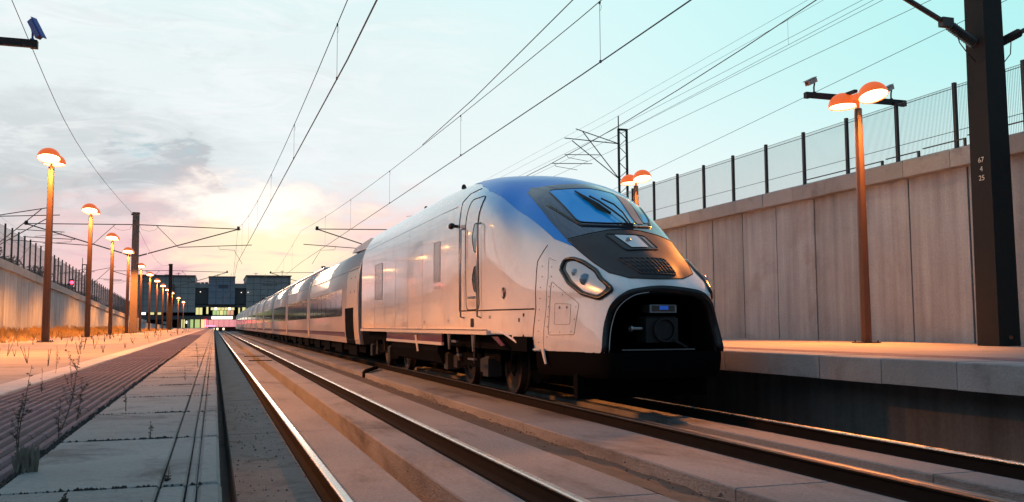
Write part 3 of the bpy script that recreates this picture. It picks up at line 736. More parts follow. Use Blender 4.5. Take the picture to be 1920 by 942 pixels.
# ------------------------------------------------------------------ overhead wires
def wire(name, pts, r, lab, group='overhead wires'):
    return tag(obj(name, MB().tube(pts, r, 5), m_wire, org=pts[0]), lab, 'wire', group)
def catenary(lab, cx0, cx1, zc, mz, drops, r1=.0115, r2=.008):
    """cx0/cx1: stagger at the near and far mast; mz(y) height of the carrying wire"""
    fx = lambda y: cx0+(cx1-cx0)*(1-abs(((y-12.4)/50.1) % 2-1))
    t_ = thing('overhead_line', lab, 'overhead line', (fx(0), -10, zc))
    ys = [-10+4*k for k in range(68)]
    mzz = lambda y: mz(y) if y <= 62.5 else mz(62.5-((y-62.5) % 50.1)) if ((y-62.5) % 50.1) < 50 else mz(62)
    obj('contact_wire', MB().tube([(fx(y), y, zc) for y in ys], r1, 6), m_wire, t_)
    obj('carrying_wire', MB().tube([(fx(y), y, mzz(y)) for y in ys], r2, 5), m_wire, t_)
    for y in drops:
        d = obj('dropper', MB().tube([(fx(y), y, zc), (fx(y), y, mzz(y))], .0045, 4), m_wire, t_)
        z = mzz(y)
        obj('clip', MB().box(fx(y)-.014, fx(y)+.014, y-.02, y+.02, zc-.008, zc+.035).box(fx(y)-.012, fx(y)+.012, y-.02, y+.02, z-.03, z+.01).tube([(fx(y), y, z-.02), (fx(y)+.03, y, z-.07), (fx(y)+.02, y, z-.13), (fx(y), y, z-.15)], .003, 4), m_wire, d)
catenary('overhead line above the empty left track, running to the glowing mast', 1.92, 1.38, 5.33, lambda y: 6.18+.00105*(y-25)**2, [4.5, 9.5, 15.2, 22.9, 31, 39, 47, 55, 70, 80, 90, 100])
catenary('overhead line above the train, crossing the middle of the sky', 5.86, 5.45, 5.40, lambda y: 6.40+.00052*(y-15)**2, [4.7, 13.2, 21.7, 31, 40, 49, 70, 80, 90])
wire('stitch_wire', [(5.62, -8, 7.6), (5.72, 4, 7.15), (5.76, 13.2, 6.78), (5.78, 20.5, 6.56), (5.76, 26, 6.50)], .010, 'dark wire running just above the line over the train')
def sag(x, z, y0, y1, s, n=14, x1=None): return [(x+((x1 if x1 is not None else x)-x)*k/n, y0+(y1-y0)*k/n, z-4*s*(k/n)*(1-k/n)) for k in range(n+1)]
wire('return_wire', [(-5.25, y, z) for y, z in ((12.4, 12.3), (18, 11.2), (22, 10.5), (26.3, 9.8), (29.4, 9.34), (31.5, 9.03), (33.5, 8.77), (35.4, 8.58), (38, 8.41), (41, 8.31), (44.8, 8.28), (50, 8.31), (56, 8.41), (64, 8.6))], .011, 'sagging wire from the top left corner down to the glowing mast')
wire('return_wire', sag(-5.25, 8.6, 64, 116, 1.25), .011, 'sagging wire between the two left platform masts')
wire('return_wire', sag(12.72, 8.80, 12.4, 62.5, 1.22), .013, 'thick dark wire sagging from the top right to behind the train nose')
wire('return_wire', sag(12.72, 8.60, 62.5, 116, 1.2), .011, 'far sagging wire between the two right platform masts')
RWs = [((20.84, 11.62), (29.14, 11.51), 'uppermost thin wire in the upper right sky', .0055), ((20.29, 11.36), (29.15, 11.19), 'second thin wire from the top in the upper right sky', .0055),
       ((18.27, 10.72), (29.18, 10.59), 'third thin wire from the top in the upper right sky', .007), ((17.91, 10.59), (29.19, 10.33), 'fourth thin wire from the top in the upper right sky', .007),
       ((17.67, 10.43), (29.20, 10.25), 'fifth thin wire from the top in the upper right sky', .007), ((17.71, 9.77), (29.22, 9.62), 'thin wire passing behind the right lamp heads to the lattice mast', .008),
       ((17.66, 8.85), (21.79, 8.61), 'lowest thin wire just above the mesh fence', .008)]
for (a, za), (b, zb_), l, r_ in RWs:
    m_ = (zb_-za)/(b-a); wire('high_wire', [(18, y, za+m_*(y-a)*(1 if y < 40 else 0)+(m_*(40-a) if y >= 40 else 0)) for y in (-10, 0, 10, 20, 30, 40, 46, 90, 140)], r_, l, 'thin wires of the upper railway on the right')
for y in (23.9, 34.5):
    pass
tag(obj('dropper', MB().tube([(18, 25.2, 11.28), (18, 25.2, 10.42)], .004, 4), m_wire, org=(18, 25.2, 10.4)), 'thin vertical dropper between two high wires at the right', 'wire')

# lattice masts beyond the walls
def lattice(X, Y, Z, H, w, s, lab, arms=2, reach=2.7, grp='lattice masts beyond the walls'):
    t_ = thing('lattice_mast', lab, 'lattice mast', (X, Y, Z), grp)
    q = MB()
    for sx_ in (-1, 1): q.box(X+sx_*w-.05, X+sx_*w+.05, Y-.06, Y+.06, Z, Z+H)
    q.box(X-w-.05, X+w+.05, Y-.06, Y+.06, Z+H-.08, Z+H+.02)
    obj('mast_frame', q, m_black, t_)
    q = MB(); n = int(H/.45)
    for k in range(n):
        z = Z+k*.45; a = (X-w, Y, z) if k % 2 else (X+w, Y, z); b = (X+w, Y, z+.45) if k % 2 else (X-w, Y, z+.45); q.tube([a, b], .022, 4)
    obj('lacing', q, m_black, t_)
    obj('spike', MB().tube([(X-w, Y, Z+H-.3), (X-w, Y, Z+H+.75)], .035, 5), m_black, t_)
    for k in range(arms):
        y = Y+(k-.3)*.9; zo = Z+H-.85; rr = reach*(1+.12*k); dz = -.35*k
        b = obj('arm', MB().tube([(X+s*w, Y, zo), (X+s*(w+rr), y, zo+.62+dz)], .028, 5), m_black, t_)
        obj('strut', MB().tube([(X+s*w, Y, zo-2.0), (X+s*(w+rr*.85), y, zo+.50+dz)], .028, 5), m_black, b)
        obj('registration_tube', MB().tube([(X+s*(w+rr*.45), y, zo-.75+dz), (X+s*(w+rr*1.25), y, zo-.85+dz)], .022, 5), m_black, b)
        obj('steady_arm', MB().tube([(X+s*(w+rr*1.2), y, zo-.85+dz), (X+s*(w+rr*1.18), y, zo-1.0+dz), (X+s*(w+rr*.75), y, zo-1.15+dz)], .016, 4), m_black, b)
lattice(21.7, 46, 4.4, 6.55+1.2, .25, -1, 'dark lattice mast with two brackets rising behind the train nose')
lattice(-12.9, 60, 4.0, 4.55, .28, 1, 'nearest lattice mast beyond the left fence', 2, 3.2)
lattice(-16.4, 110, 2.6, 5.3, .28, 1, 'second lattice mast beyond the left fence, above the red signal', 2, 3.0)
lattice(-14.0, 112, 2.6, 5.6, .22, 1, 'third lattice mast beyond the left fence, right of the red signal', 1, 3.0)
lattice(-17, 136, 2.3, 4.2, .28, 1, 'farthest lattice mast beyond the left fence', 1, 3.0)
for k, (x, z) in enumerate(((-16.5, 13.2), (-16.5, 12.0), (-14.5, 10.6), (-13, 9.2))):
    wire('high_wire', [(x, 20, z+1.1), (x, 60, z-2.2), (x, 110, z-4.4), (x, 150, z-5.3)], .007, ['highest', 'second highest', 'third highest', 'lowest'][k]+' thin wire descending over the left fence', 'thin wires of the upper railway on the left')

# red signal on the left wall
sg = thing('railway_signal', 'glowing red signal light at the top of the left wall', 'signal', (-9.8, 72, 4.3))
obj('signal_head', MB().cbox(-9.94, -9.66, 72.02, 72.2, 4.2, 4.62, .03), m_black, sg)
obj('signal_arm', MB().box(-10.1, -9.9, 72.05, 72.15, 4.2, 4.3), m_black, sg)
obj('signal_light', MB().lathe([(.125, 0), (.09, -.04), (.001, -.05)], (-9.8, 72.02, 4.38), 14, axis='y'), m_red, sg, smooth=True)

# ------------------------------------------------------------------ station building across the tracks
SB = thing('station_building', 'dark station building bridging the tracks with three raised blocks and lit windows', 'station', (1.5, 250, 0))
def P(name, x0, x1, y0, y1, z0, z1, m, par=None): return obj(name, MB().box(x0, x1, y0, y1, z0, z1), m, par or SB)
blkL = P('left_block', -19.2, -4.8, 250, 275, 4.8, 14.2, m_bldg)
blkC = P('centre_block', -1.5, 5.1, 249.5, 275, 6.9, 14.0, m_bldgb)
blkR = P('right_block', 8.0, 19.4, 250, 275, 1.2, 14.4, m_bldg)
for nm, x0, x1, par, zt in (('roof_edge', -19.4, -4.7, blkL, 14.2), ('roof_edge', -1.6, 5.2, blkC, 14.0), ('roof_edge', 7.8, 19.6, blkR, 14.4)):
    P(nm, x0, x1, 249.2, 275.3, zt, zt+.22, mat('roof_edge_metal', (.16, .10, .08), .5), par)
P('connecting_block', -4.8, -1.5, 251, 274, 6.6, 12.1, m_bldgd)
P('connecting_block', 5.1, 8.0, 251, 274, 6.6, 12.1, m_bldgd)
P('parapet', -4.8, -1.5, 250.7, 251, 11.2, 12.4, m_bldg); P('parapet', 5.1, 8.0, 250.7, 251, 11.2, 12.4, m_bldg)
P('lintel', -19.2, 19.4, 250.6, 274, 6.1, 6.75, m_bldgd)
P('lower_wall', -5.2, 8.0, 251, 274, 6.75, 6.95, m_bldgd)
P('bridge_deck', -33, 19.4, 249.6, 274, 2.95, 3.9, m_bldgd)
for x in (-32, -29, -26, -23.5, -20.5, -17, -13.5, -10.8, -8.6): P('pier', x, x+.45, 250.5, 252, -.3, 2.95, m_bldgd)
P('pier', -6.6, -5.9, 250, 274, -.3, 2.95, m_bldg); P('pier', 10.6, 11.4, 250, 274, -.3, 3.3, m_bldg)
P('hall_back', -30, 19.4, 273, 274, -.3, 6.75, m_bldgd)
def win(x0, x1, z0, z1, m, par, panes=1, y=250.3):
    f = P('window', x0-.12, x1+.12, y, y+.25, z0-.12, z1+.12, m_bldgd, par); w = (x1-x0)/panes
    for k in range(panes): obj('pane', MB().box(x0+k*w+.06, x0+(k+1)*w-.06, y-.03, y-.003, z0, z1), m[k % len(m)] if isinstance(m, list) else m, f)
WM = SB
win(-4.6, -2.9, 4.2, 6.0, [m_yel, m_yel], WM, 2); win(-2.0, -1.4, 4.4, 6.2, m_yel, WM, 1)
win(-.9, 5.1, 5.4, 6.05, [m_yel, m_warm, m_yel, m_yel], WM, 7); win(-.4, 4.9, 4.1, 5.3, [m_grn, m_grn, m_yel, m_grn, m_org, m_org], WM, 6)
win(6.0, 6.5, 4.2, 6.0, m_yel, WM); win(7.0, 8.6, 4.2, 6.1, [m_yel, m_grn], WM, 2); win(8.9, 9.5, 4.3, 6.1, m_yel, WM)
win(-15.9, -14.6, 4.2, 5.4, m_yel, WM); win(-14.2, -12.9, 4.2, 5.4, m_yel, WM); win(-18.2, -16.6, 4.2, 5.4, m_warm, WM)
obj('ceiling_light', MB().box(-.6, 4.6, 249.2, 249.55, 3.0, 3.75), m_warm, SB)
# lit underpass hall beneath the bridge
for k in range(6): obj('hall_panel', MB().box(-1.4+k*1.35, -.12+k*1.35, 262, 262.3, .2, 2.9), m_pink, SB)
obj('hall_portal', MB().box(-1.9, -1.5, 261, 262.4, -.3, 2.95).box(6.7, 7.1, 261, 262.4, -.3, 2.95).box(-1.9, 7.1, 261, 262.4, 2.95, 3.0), m_pink, SB)
obj('track_opening', MB().box(-1.4, 6.6, 261.6, 261.9, -.3, 1.0), m_bldgd, SB)
for x in (-.3, .7, 2.3): obj('far_light', MB().box(x, x+.45, 261.4, 261.5, .15, .7), m_warm, SB)
for k, (x0, x1, mm) in enumerate(((-8.0, -7.2, m_yel), (-5.8, -5.1, m_grn), (-4.7, -3.5, m_grn), (-3.2, -2.3, m_yel))):
    obj('lit_column', MB().box(x0, x1, 249.8, 250.4, .77, 3.0), mm, SB)
obj('small_lamp', MB().box(-6.9, -6.6, 249.3, 249.5, 1.9, 2.6), m_warm, SB)
nr_ = obj('neon_strip', MB().box(-2.2, -1.95, 249.3, 249.5, .9, 2.9).box(-1.9, .4, 249.3, 249.5, 1.15, 1.35), m_redn, SB)
for x in (-31.2, -27.6, -24.5, -21.4, -18.5, -12.4): obj('hanging_sign', MB().box(x, x+.9, 250.1, 250.2, .9, 2.5), mat('pale_panel', (.4, .4, .42), .6), SB)
for x, z in ((6.6, 9.9), (8.3, 9.95), (-3.6, 10.0)): obj('wall_lamp', MB().box(x, x+.18, 249.3, 249.45, z, z+.2), m_warm, SB)
for k in range(9): obj('raised_letter', MB().box(12.2+k*.42, 12.2+k*.42+.25, 249.9, 250, 11.9, 12.25+(.12 if k % 4 == 0 else 0)), mat('faint_letter', (.12, .13, .15), .5), blkR)
P('notch', 12.0, 16.5, 249.7, 249.99, 8.2, 8.6, m_bldgd, blkR); P('notch', -11, -9.8, 249.7, 249.99, 6.9, 12, m_bldgd, blkL)
for k in range(3): obj('air_unit', MB().cbox(-4.4+k*1.0, -3.7+k*1.0, 252, 253, 12.1, 12.7, .05), m_bldgd, SB)

# cladding joints and rooftop gear of the station
mj = mat('cladding_joint', (.05, .05, .052), .8)
for par, x0, x1, z0, z1, yy in ((blkL, -19.2, -4.8, 4.8, 14.2, 249.98), (blkR, 8.0, 19.4, 1.2, 14.4, 249.98), (blkC, -1.5, 5.1, 6.9, 14.0, 249.48)):
    q = MB(); x = x0+1.8
    while x < x1-.5: q.box(x, x+.07, yy-.01, yy+.01, z0+.1, z1-.1); x += 1.8
    z = z0+1.6
    while z < z1-.4: q.box(x0+.1, x1-.1, yy-.012, yy+.012, z, z+.07); z += 1.6
    obj('cladding_joints', q, mj, par)
for x, h in ((-17, 1.6), (-9.2, 1.1), (.6, .7), (10.5, 1.3), (17.4, 2.0)): obj('roof_antenna', MB().box(x, x+.12, 255, 255.12, 14.0, 14.3+h).box(x-.5, x+.6, 255, 255.1, 14.0+h, 14.08+h), m_black, SB)
for x in (-16.5, -12.6, 11.6, 14.4): obj('roof_unit', MB().cbox(x, x+1.8, 256, 258, 14.2, 14.9, .06), m_bldgd, SB)
obj('blue_sign', MB().box(1.0, 3.3, 249.3, 249.45, 11.2, 12.0), mat('dark_sign_panel', (.06, .075, .10), .5), blkC)
# ------------------------------------------------------------------ train: shape of the nose
CX = 5.74; ZC = 1.55
SEC = [(1.55, 1.55), (1.55, 2.4), (1.545, 2.9), (1.51, 3.2), (1.41, 3.5), (1.21, 3.79), (.92, 4.01), (.5, 4.17), (0, 4.24)]
def interp(x, X, Y):
    if x <= X[0]: return Y[0]
    for a, b, c_, d in zip(X, X[1:], Y, Y[1:]):
        if x <= b: return c_+(d-c_)*(x-a)/(b-a) if b > a else d
    return Y[-1]
def dense(P_, n=24):
    out = []; Q = [(P_[0][0], P_[0][1]-.6)]+P_+[(-P_[-2][0], P_[-2][1])]
    for i in range(1, len(Q)-2):
        for k in range(n):
            t_ = k/n; o = []
            for a in (0, 1):
                p0, p1, p2, p3 = [q[a] for q in Q[i-1:i+3]]
                o.append(.5*((2*p1)+(-p0+p2)*t_+(2*p0-5*p1+4*p2-p3)*t_*t_+(-p0+3*p1-3*p2+p3)*t_**3))
            out.append(tuple(o))
    out.append(P_[-1]); return out
DS = dense(SEC); TH = [math.atan2(z-ZC, x) for x, z in DS]; RR = [math.hypot(x, z-ZC) for x, z in DS]
UP = [(0, 10.93), (.10, 11.08), (.186, 11.3), (.26, 11.6), (.383, 12.12), (.5, 12.7), (.62, 13.24), (.725, 13.82), (.80, 14.5), (.86, 15.3), (.91, 16.2), (.95, 17.2), (.985, 19.0), (1, 21.2)]
SI = [(0, 10.9), (.3, 10.9), (.46, 10.98), (.54, 11.18), (.62, 11.55), (.70, 12.0), (.78, 12.55), (.86, 13.2), (.92, 14.0), (.965, 14.9), (.99, 15.8), (1, 17.0)]
SL = [(0, 10.85), (.3, 10.85), (.5, 10.88), (.58, 10.97), (.63, 11.2), (.69, 11.65), (.75, 12.1), (.81, 12.6), (.865, 13.2), (.92, 14.0), (.965, 14.9), (.99, 15.8), (1, 17.0)]
def monotab(T_):
    xs = [a for a, b in T_]; ys = [b for a, b in T_]; n = len(xs); h = [xs[i+1]-xs[i] for i in range(n-1)]; d = [(ys[i+1]-ys[i])/h[i] for i in range(n-1)]
    m = [0.]*n; m[0] = d[0]; m[-1] = d[-1]
    for i in range(1, n-1):
        if d[i-1]*d[i] > 0: m[i] = 3*(h[i-1]+h[i])/((2*h[i]+h[i-1])/d[i-1]+(h[i]+2*h[i-1])/d[i])
    def f(x):
        x = min(max(x, xs[0]), xs[-1]); i = 0
        while i < n-2 and x > xs[i+1]: i += 1
        t_ = (x-xs[i])/h[i]
        return ys[i]*(1+2*t_)*(1-t_)**2+h[i]*m[i]*t_*(1-t_)**2+ys[i+1]*t_*t_*(3-2*t_)+h[i]*m[i+1]*t_*t_*(t_-1)
    return f
fUP, fSI, fSL = monotab(UP), monotab(SI), monotab(SL)
def Ysurf(s, th):
    k = min(1, max(0, th/math.radians(78))); w = k*k*(3-2*k)
    k = min(1, max(0, (th-math.radians(40))/math.radians(52))); w2 = k*k*(3-2*k)
    m = min(1, max(0, (s-.75)/.215)); m = m*m*(3-2*m); w = w*(1-m)+w2*m
    return (1-w)*fSI(s)+w*fUP(s)
def lowW(z): return 1.55-.05*max(0, (1.1-z)/.3)**2
def lowY(s, z): k = min(1, max(0, (ZC-z)/.7)); return (1-k)*fSI(s)+k*fSL(s)
def front(x, z):
    x = abs(x)
    if z <= ZC: return lowY(min(1, x/lowW(z)), z)
    th = math.atan2(z-ZC, x); s = math.hypot(x, z-ZC)/interp(th, TH, RR); return Ysurf(min(s, 1), th)
ZS = [z for x, z in DS]; XS = [x for x, z in DS]
def halfw(y, z):
    hi = interp(z, ZS, XS) if z > ZC else lowW(z)
    if front(hi*.9999, z) <= y: return hi
    lo = 0
    for _ in range(30):
        m = (lo+hi)/2
        if front(m, z) < y: lo = m
        else: hi = m
    return lo
def SF(x, z, off=0):
    """point on the skin seen from the front, moved out along the normal"""
    e = .01; y = front(x, z)
    dx = (front(x+e, z)-front(x-e, z))/(2*e); dz = (front(x, z+e)-front(x, z-e))/(2*e)
    n = Vector((dx, -1, dz)).normalized(); return Vector((CX+x, y, z))+n*off
def SS(y, z, off=0, s=-1):
    e = .02; x = halfw(y, z); dy = (halfw(y+e, z)-halfw(y-e, z))/(2*e); dz = (halfw(y, z+e)-halfw(y, z-e))/(2*e)
    n = Vector((1, -dy, -dz)).normalized(); p = Vector((x, y, z))+n*off; return Vector((CX+s*p.x, p.y, p.z))
def patch(name, poly, f, m, parent, off=.004, res=.06, smooth=True, thick=0):
    bm = bmesh.new(); vs = [bm.verts.new((a, b, 0)) for a, b in poly]; bm.faces.new(vs)
    for ax in (0, 1):
        lo = min(p[ax] for p in poly); hi = max(p[ax] for p in poly); n = int((hi-lo)/res)
        for k in range(1, n+1):
            c_ = lo+k*(hi-lo)/(n+1); co = [0, 0, 0]; no = [0, 0, 0]; co[ax] = c_; no[ax] = 1
            bmesh.ops.bisect_plane(bm, geom=bm.verts[:]+bm.edges[:]+bm.faces[:], plane_co=co, plane_no=no)
    bmesh.ops.triangulate(bm, faces=[q for q in bm.faces if len(q.verts) > 4])
    bm.verts.index_update(); q = MB(); q.v = [tuple(f(v.co.x, v.co.y, off)) for v in bm.verts]; q.f = [tuple(v.index for v in fc.verts) for fc in bm.faces]; q.m = [0]*len(q.f)
    if thick:
        n0 = len(q.v); be = [(e.verts[0].index, e.verts[1].index) for e in bm.edges if len(e.link_faces) == 1]; inner = [tuple(f(v.co.x, v.co.y, off-thick)) for v in bm.verts]
        q.v += inner; q.f += [(a, b, b+n0, a+n0) for a, b in be]; q.m = [0]*len(q.f)
    bm.free(); return obj(name, q, m, parent, smooth=smooth and not thick)
def rnd_poly(poly, r, n=4):
    out = []; N = len(poly)
    for i in range(N):
        p0, p1, p2 = Vector(poly[i-1]), Vector(poly[i]), Vector(poly[(i+1) % N]); a = (p0-p1); b = (p2-p1); k = min(r, a.length*.45, b.length*.45)
        A_, B_ = p1+a.normalized()*k, p1+b.normalized()*k
        for j in range(n+1):
            t_ = j/n; out.append(tuple(A_*(1-t_)**2+p1*2*t_*(1-t_)+B_*t_*t_))
    return out
def line(name, pts, f, m, parent, r=.006, off=.002, closed=False, step=.06, n=5):
    P_ = list(pts)+([pts[0]] if closed else []); out = []
    for a, b in zip(P_, P_[1:]):
        k = max(1, int(math.hypot(b[0]-a[0], b[1]-a[1])/step))
        for j in range(k): out.append(f(a[0]+(b[0]-a[0])*j/k, a[1]+(b[1]-a[1])*j/k, off))
    out.append(f(P_[-1][0], P_[-1][1], off)); return obj(name, MB().tube(out, r, n, cap=not closed), m, parent, smooth=True)
mir = lambda L: [(-a, b) for a, b in L][::-1]

LO = thing('locomotive', 'white high speed locomotive with blue roof, dark windscreen hood and open coupler mouth', 'locomotive', (CX, 10.9, 0))
MOUTH = [(.89, .80), (.86, 1.02), (.81, 1.24), (.73, 1.45), (.56, 1.59), (.35, 1.64), (0, 1.67)]
def mouth_z(x): return interp(abs(x), [m[0] for m in MOUTH[::-1]], [m[1] for m in MOUTH[::-1]]) if abs(x) < .89 else 0
# body skin
YR = 27.2
ths = [0]; NTH = 44
ths = [PI/2*k/NTH for k in range(NTH+1)]
ss = [.0145*k for k in range(32)]+[.46+.0135*k for k in range(41)]
q = MB()
def grid(rows, flip=False, skip=None):
    i0 = len(q.v); n = len(rows[0])
    for r_ in rows: q.v += [tuple(p) for p in r_]
    for a in range(len(rows)-1):
        for b in range(n-1):
            v = (i0+a*n+b, i0+a*n+b+1, i0+(a+1)*n+b+1, i0+(a+1)*n+b)
            c_ = [sum(q.v[k][j] for k in v)/4 for j in range(3)]
            if skip and skip(*c_): continue
            q.f.append(v); q.m.append(0)
zl = [.80, .87, .95, 1.02, 1.12, 1.2, 1.28, 1.36, 1.44, 1.5, ZC]
skm = lambda x, y, z: (y < 11.6 and abs(x-CX) < .895 and z < mouth_z(x-CX)) or (z < 1.02 and y > 12.75+(z-.8)*3.4)
for s in (-1, 1):
    rows = []
    for th in ths:
        R_ = interp(th, TH, RR); row = []
        for u in ss:
            u = min(1, u); row.append((CX+s*R_*u*math.cos(th), Ysurf(u, th), ZC+R_*u*math.sin(th)))
        y1 = row[-1][1]
        for k in range(1, 7): row.append((row[-1][0] if False else CX+s*R_*math.cos(th), y1+(YR-y1)*k/6, ZC+R_*math.sin(th)))
        rows.append(row)
    grid(rows, skip=skm)
    rows = []
    for z in zl:
        row = []
        for u in ss:
            u = min(1, u); row.append((CX+s*lowW(z)*u, lowY(u, z), z))
        y1 = row[-1][1]
        for k in range(1, 7): row.append((CX+s*lowW(z), y1+(YR-y1)*k/6, z))
        rows.append(row)
    grid(rows, skip=skm)
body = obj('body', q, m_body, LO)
bm = bmesh.new(); bm.from_mesh(body.data); bmesh.ops.remove_doubles(bm, verts=bm.verts, dist=.002); bmesh.ops.recalc_face_normals(bm, faces=bm.faces); bm.to_mesh(body.data); bm.free(); smooth_mesh(body.data)
# rear end wall
sec = [(lowW(z), z) for z in (1.02, 1.3, 1.55)]+DS[::6]+[DS[-1]]
ring = [(CX+x, YR, z) for x, z in sec]+[(CX-x, YR, z) for x, z in sec[::-1]]
qe = MB(); qe.quad(*ring); obj('end_wall', qe, m_beige, LO)
# blue roof band and dark hood
outer = [(-.86, 2.33), (-.96, 2.44), (-1.05, 2.78), (-1.14, 3.12), (-1.23, 3.36), (-1.24, 3.50), (-1.16, 3.68), (-.95, 3.92)]
inner = [(-.80, 2.27), (-.86, 2.45), (-.90, 2.75), (-.90, 3.10), (-.86, 3.34), (-.76, 3.44), (-.4, 3.48), (0, 3.49)]
bl = [(-.865, 2.335)]+outer[1:]+[(-.48, 4.12), (0, 4.18)]
patch('blue_band', bl+inner[::-1][:-1]+[inner[0]], lambda a, b, o: SF(a, b, o), m_blue, LO, off=.004, res=.05)
patch('blue_band', mir(bl+inner[::-1][:-1]+[inner[0]]), lambda a, b, o: SF(a, b, o), m_blue, LO, off=.004, res=.05)
seamL = [(-.845, 2.42), (-.58, 2.49), (-.25, 2.555), (0, 2.565)]
up = [(-.855, 2.42), (-.90, 2.75), (-.90, 3.10), (-.86, 3.34), (-.76, 3.44), (-.4, 3.48), (0, 3.49)]
lowh = [(-.83, 2.38), (-.79, 2.20), (-.73, 2.02), (-.64, 1.875), (-.41, 1.80), (-.13, 1.787), (0, 1.785)]
patch('windscreen_surround', up+mir(up)[1:]+[(.58, 2.49), (.25, 2.555), (0, 2.565), (-.25, 2.555), (-.58, 2.49)], SF, m_surr, LO, off=.010, res=.05)
sl = [(a, b-.012) for a, b in seamL]
hood = patch('hood_panel', sl+mir(sl)[1:]+mir(lowh)[::1][::-1][::-1]+[] if False else sl+mir(sl)[1:]+[(-a, b) for a, b in lowh]+[(a, b) for a, b in lowh[::-1]][1:], SF, m_hood, LO, off=.008, res=.05)
line('hood_seam', seamL+mir(seamL)[1:], SF, m_seam, LO, r=.008, off=.008)
line('hood_edge', [(-.85, 2.40)]+lowh[1:]+mir(lowh[1:])[1:]+[(.85, 2.40)], SF, m_seam, LO, r=.007, off=.006)
# windscreen
ws = rnd_poly([(-.62, 3.34), (-.57, 2.70), (-.15, 2.665), (.30, 2.675), (.48, 3.30), (0, 3.37)], .07)
g_ = patch('windscreen', ws, SF, m_glass, LO, off=.018, res=.05)
line('frame', ws, SF, m_bgloss, g_, r=.012, off=.014, closed=True)
patch('pillar', [(.50, 3.30), (.33, 2.68), (.47, 2.69), (.66, 3.22)], SF, m_pill, LO, off=.019, res=.05)
pg = patch('side_window', rnd_poly([(.67, 3.20), (.49, 2.70), (.66, 2.72), (.80, 3.02)], .04), SF, m_glassd, LO, off=.019, res=.04)
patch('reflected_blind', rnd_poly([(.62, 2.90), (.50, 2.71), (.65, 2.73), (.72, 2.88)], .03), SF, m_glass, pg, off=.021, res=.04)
wl = [(-.80, 3.05), (-.66, 2.78), (-.56, 2.635), (0, 2.60), (.56, 2.635), (.68, 2.78), (.82, 3.05)]
line('windscreen_seal', wl, SF, m_bgloss, LO, r=.024, off=.012)
for x, z in ((-.5, 2.64), (-.25, 2.62), (.28, 2.62), (.55, 2.64), (-.74, 2.92), (.66, 2.76)):
    obj('screw', MB().lathe([(.011, 0), (.001, .006)], tuple(SF(x, z, .035)), 8, axis='y'), m_steel, LO)
# wiper
wp = MB().tube([SF(.05, 2.62, .06), SF(.02, 2.68, .09), SF(-.02, 2.80, .10), SF(-.10, 3.0, .10), SF(-.16, 3.12, .08)], .016, 6)
wi = obj('wiper', wp, m_black, LO)
obj('wiper_link', MB().tube([SF(.10, 2.62, .06), SF(.11, 2.78, .10), SF(.08, 2.93, .11), SF(-.04, 3.04, .11)], .013, 6), m_black, wi)
obj('wiper_blade', MB().tube([SF(-.27, 3.28, .04), SF(-.22, 3.12, .05), SF(-.13, 2.98, .055), SF(-.04, 2.82, .055)], [.012, .030, .034, .014], 6), m_black, wi)
obj('wiper_blade', MB().tube([SF(-.24, 3.16, .05), SF(-.16, 2.93, .05), (SF(-.06, 2.80, .05))], [.006, .022, .010], 6), m_black, wi)
obj('wiper_pivot', MB().box(CX-.02, CX+.14, SF(.05, 2.62, .06).y-.03, SF(.05, 2.62, .06).y+.05, 2.58, 2.67), m_black, wi)
# top lamp
tf = rnd_poly([(-.36, 2.49), (.20, 2.46), (.30, 2.34), (.14, 2.215), (-.29, 2.215)][:0]+[(-.37, 2.475), (.22, 2.455), (.30, 2.23), (-.24, 2.205)], .05)
tl_ = patch('top_lamp', tf, SF, m_bgloss, LO, off=.016, res=.06)
line('lamp_frame', tf, SF, m_black, tl_, r=.012, off=.014, closed=True)
patch('lamp_glass', rnd_poly([(-.25, 2.45), (.06, 2.435), (.11, 2.25), (-.14, 2.245)], .02), SF, m_lens3, tl_, off=.026, res=.06)
obj('lamp_bulb', MB().lathe([(.045, 0), (.03, -.012), (.001, -.014)], tuple(SF(-.12, 2.35, .028)), 16, axis='y'), m_steel, tl_)
patch('lamp_glass', rnd_poly([(.13, 2.43), (.20, 2.42), (.24, 2.25), (.19, 2.25)], .015), SF, mat('amber_glass', (.16, .08, .07), .2, coat=.5), tl_, off=.022, res=.06)
# grille
gf = rnd_poly([(-.42, 2.09), (.24, 2.08), (.30, 1.845), (-.24, 1.86)], .03)
gr = patch('grille', gf, SF, m_bgloss, LO, off=.012, res=.06)
line('grille_frame', gf, SF, m_hood, gr, r=.012, off=.012, closed=True)
for k in range(1, 10):
    t_ = k/10; line('slat', [(-.42+.66*t_, 2.08), (-.24+.54*t_, 1.86)], SF, m_hood, gr, r=.009, off=.015)
for k in (1, 2, 3):
    t_ = k/4; line('slat', [(-.42+.18*t_, 2.085-.225*t_), (.24+.06*t_, 2.08-.23*t_)], SF, m_hood, gr, r=.008, off=.014)
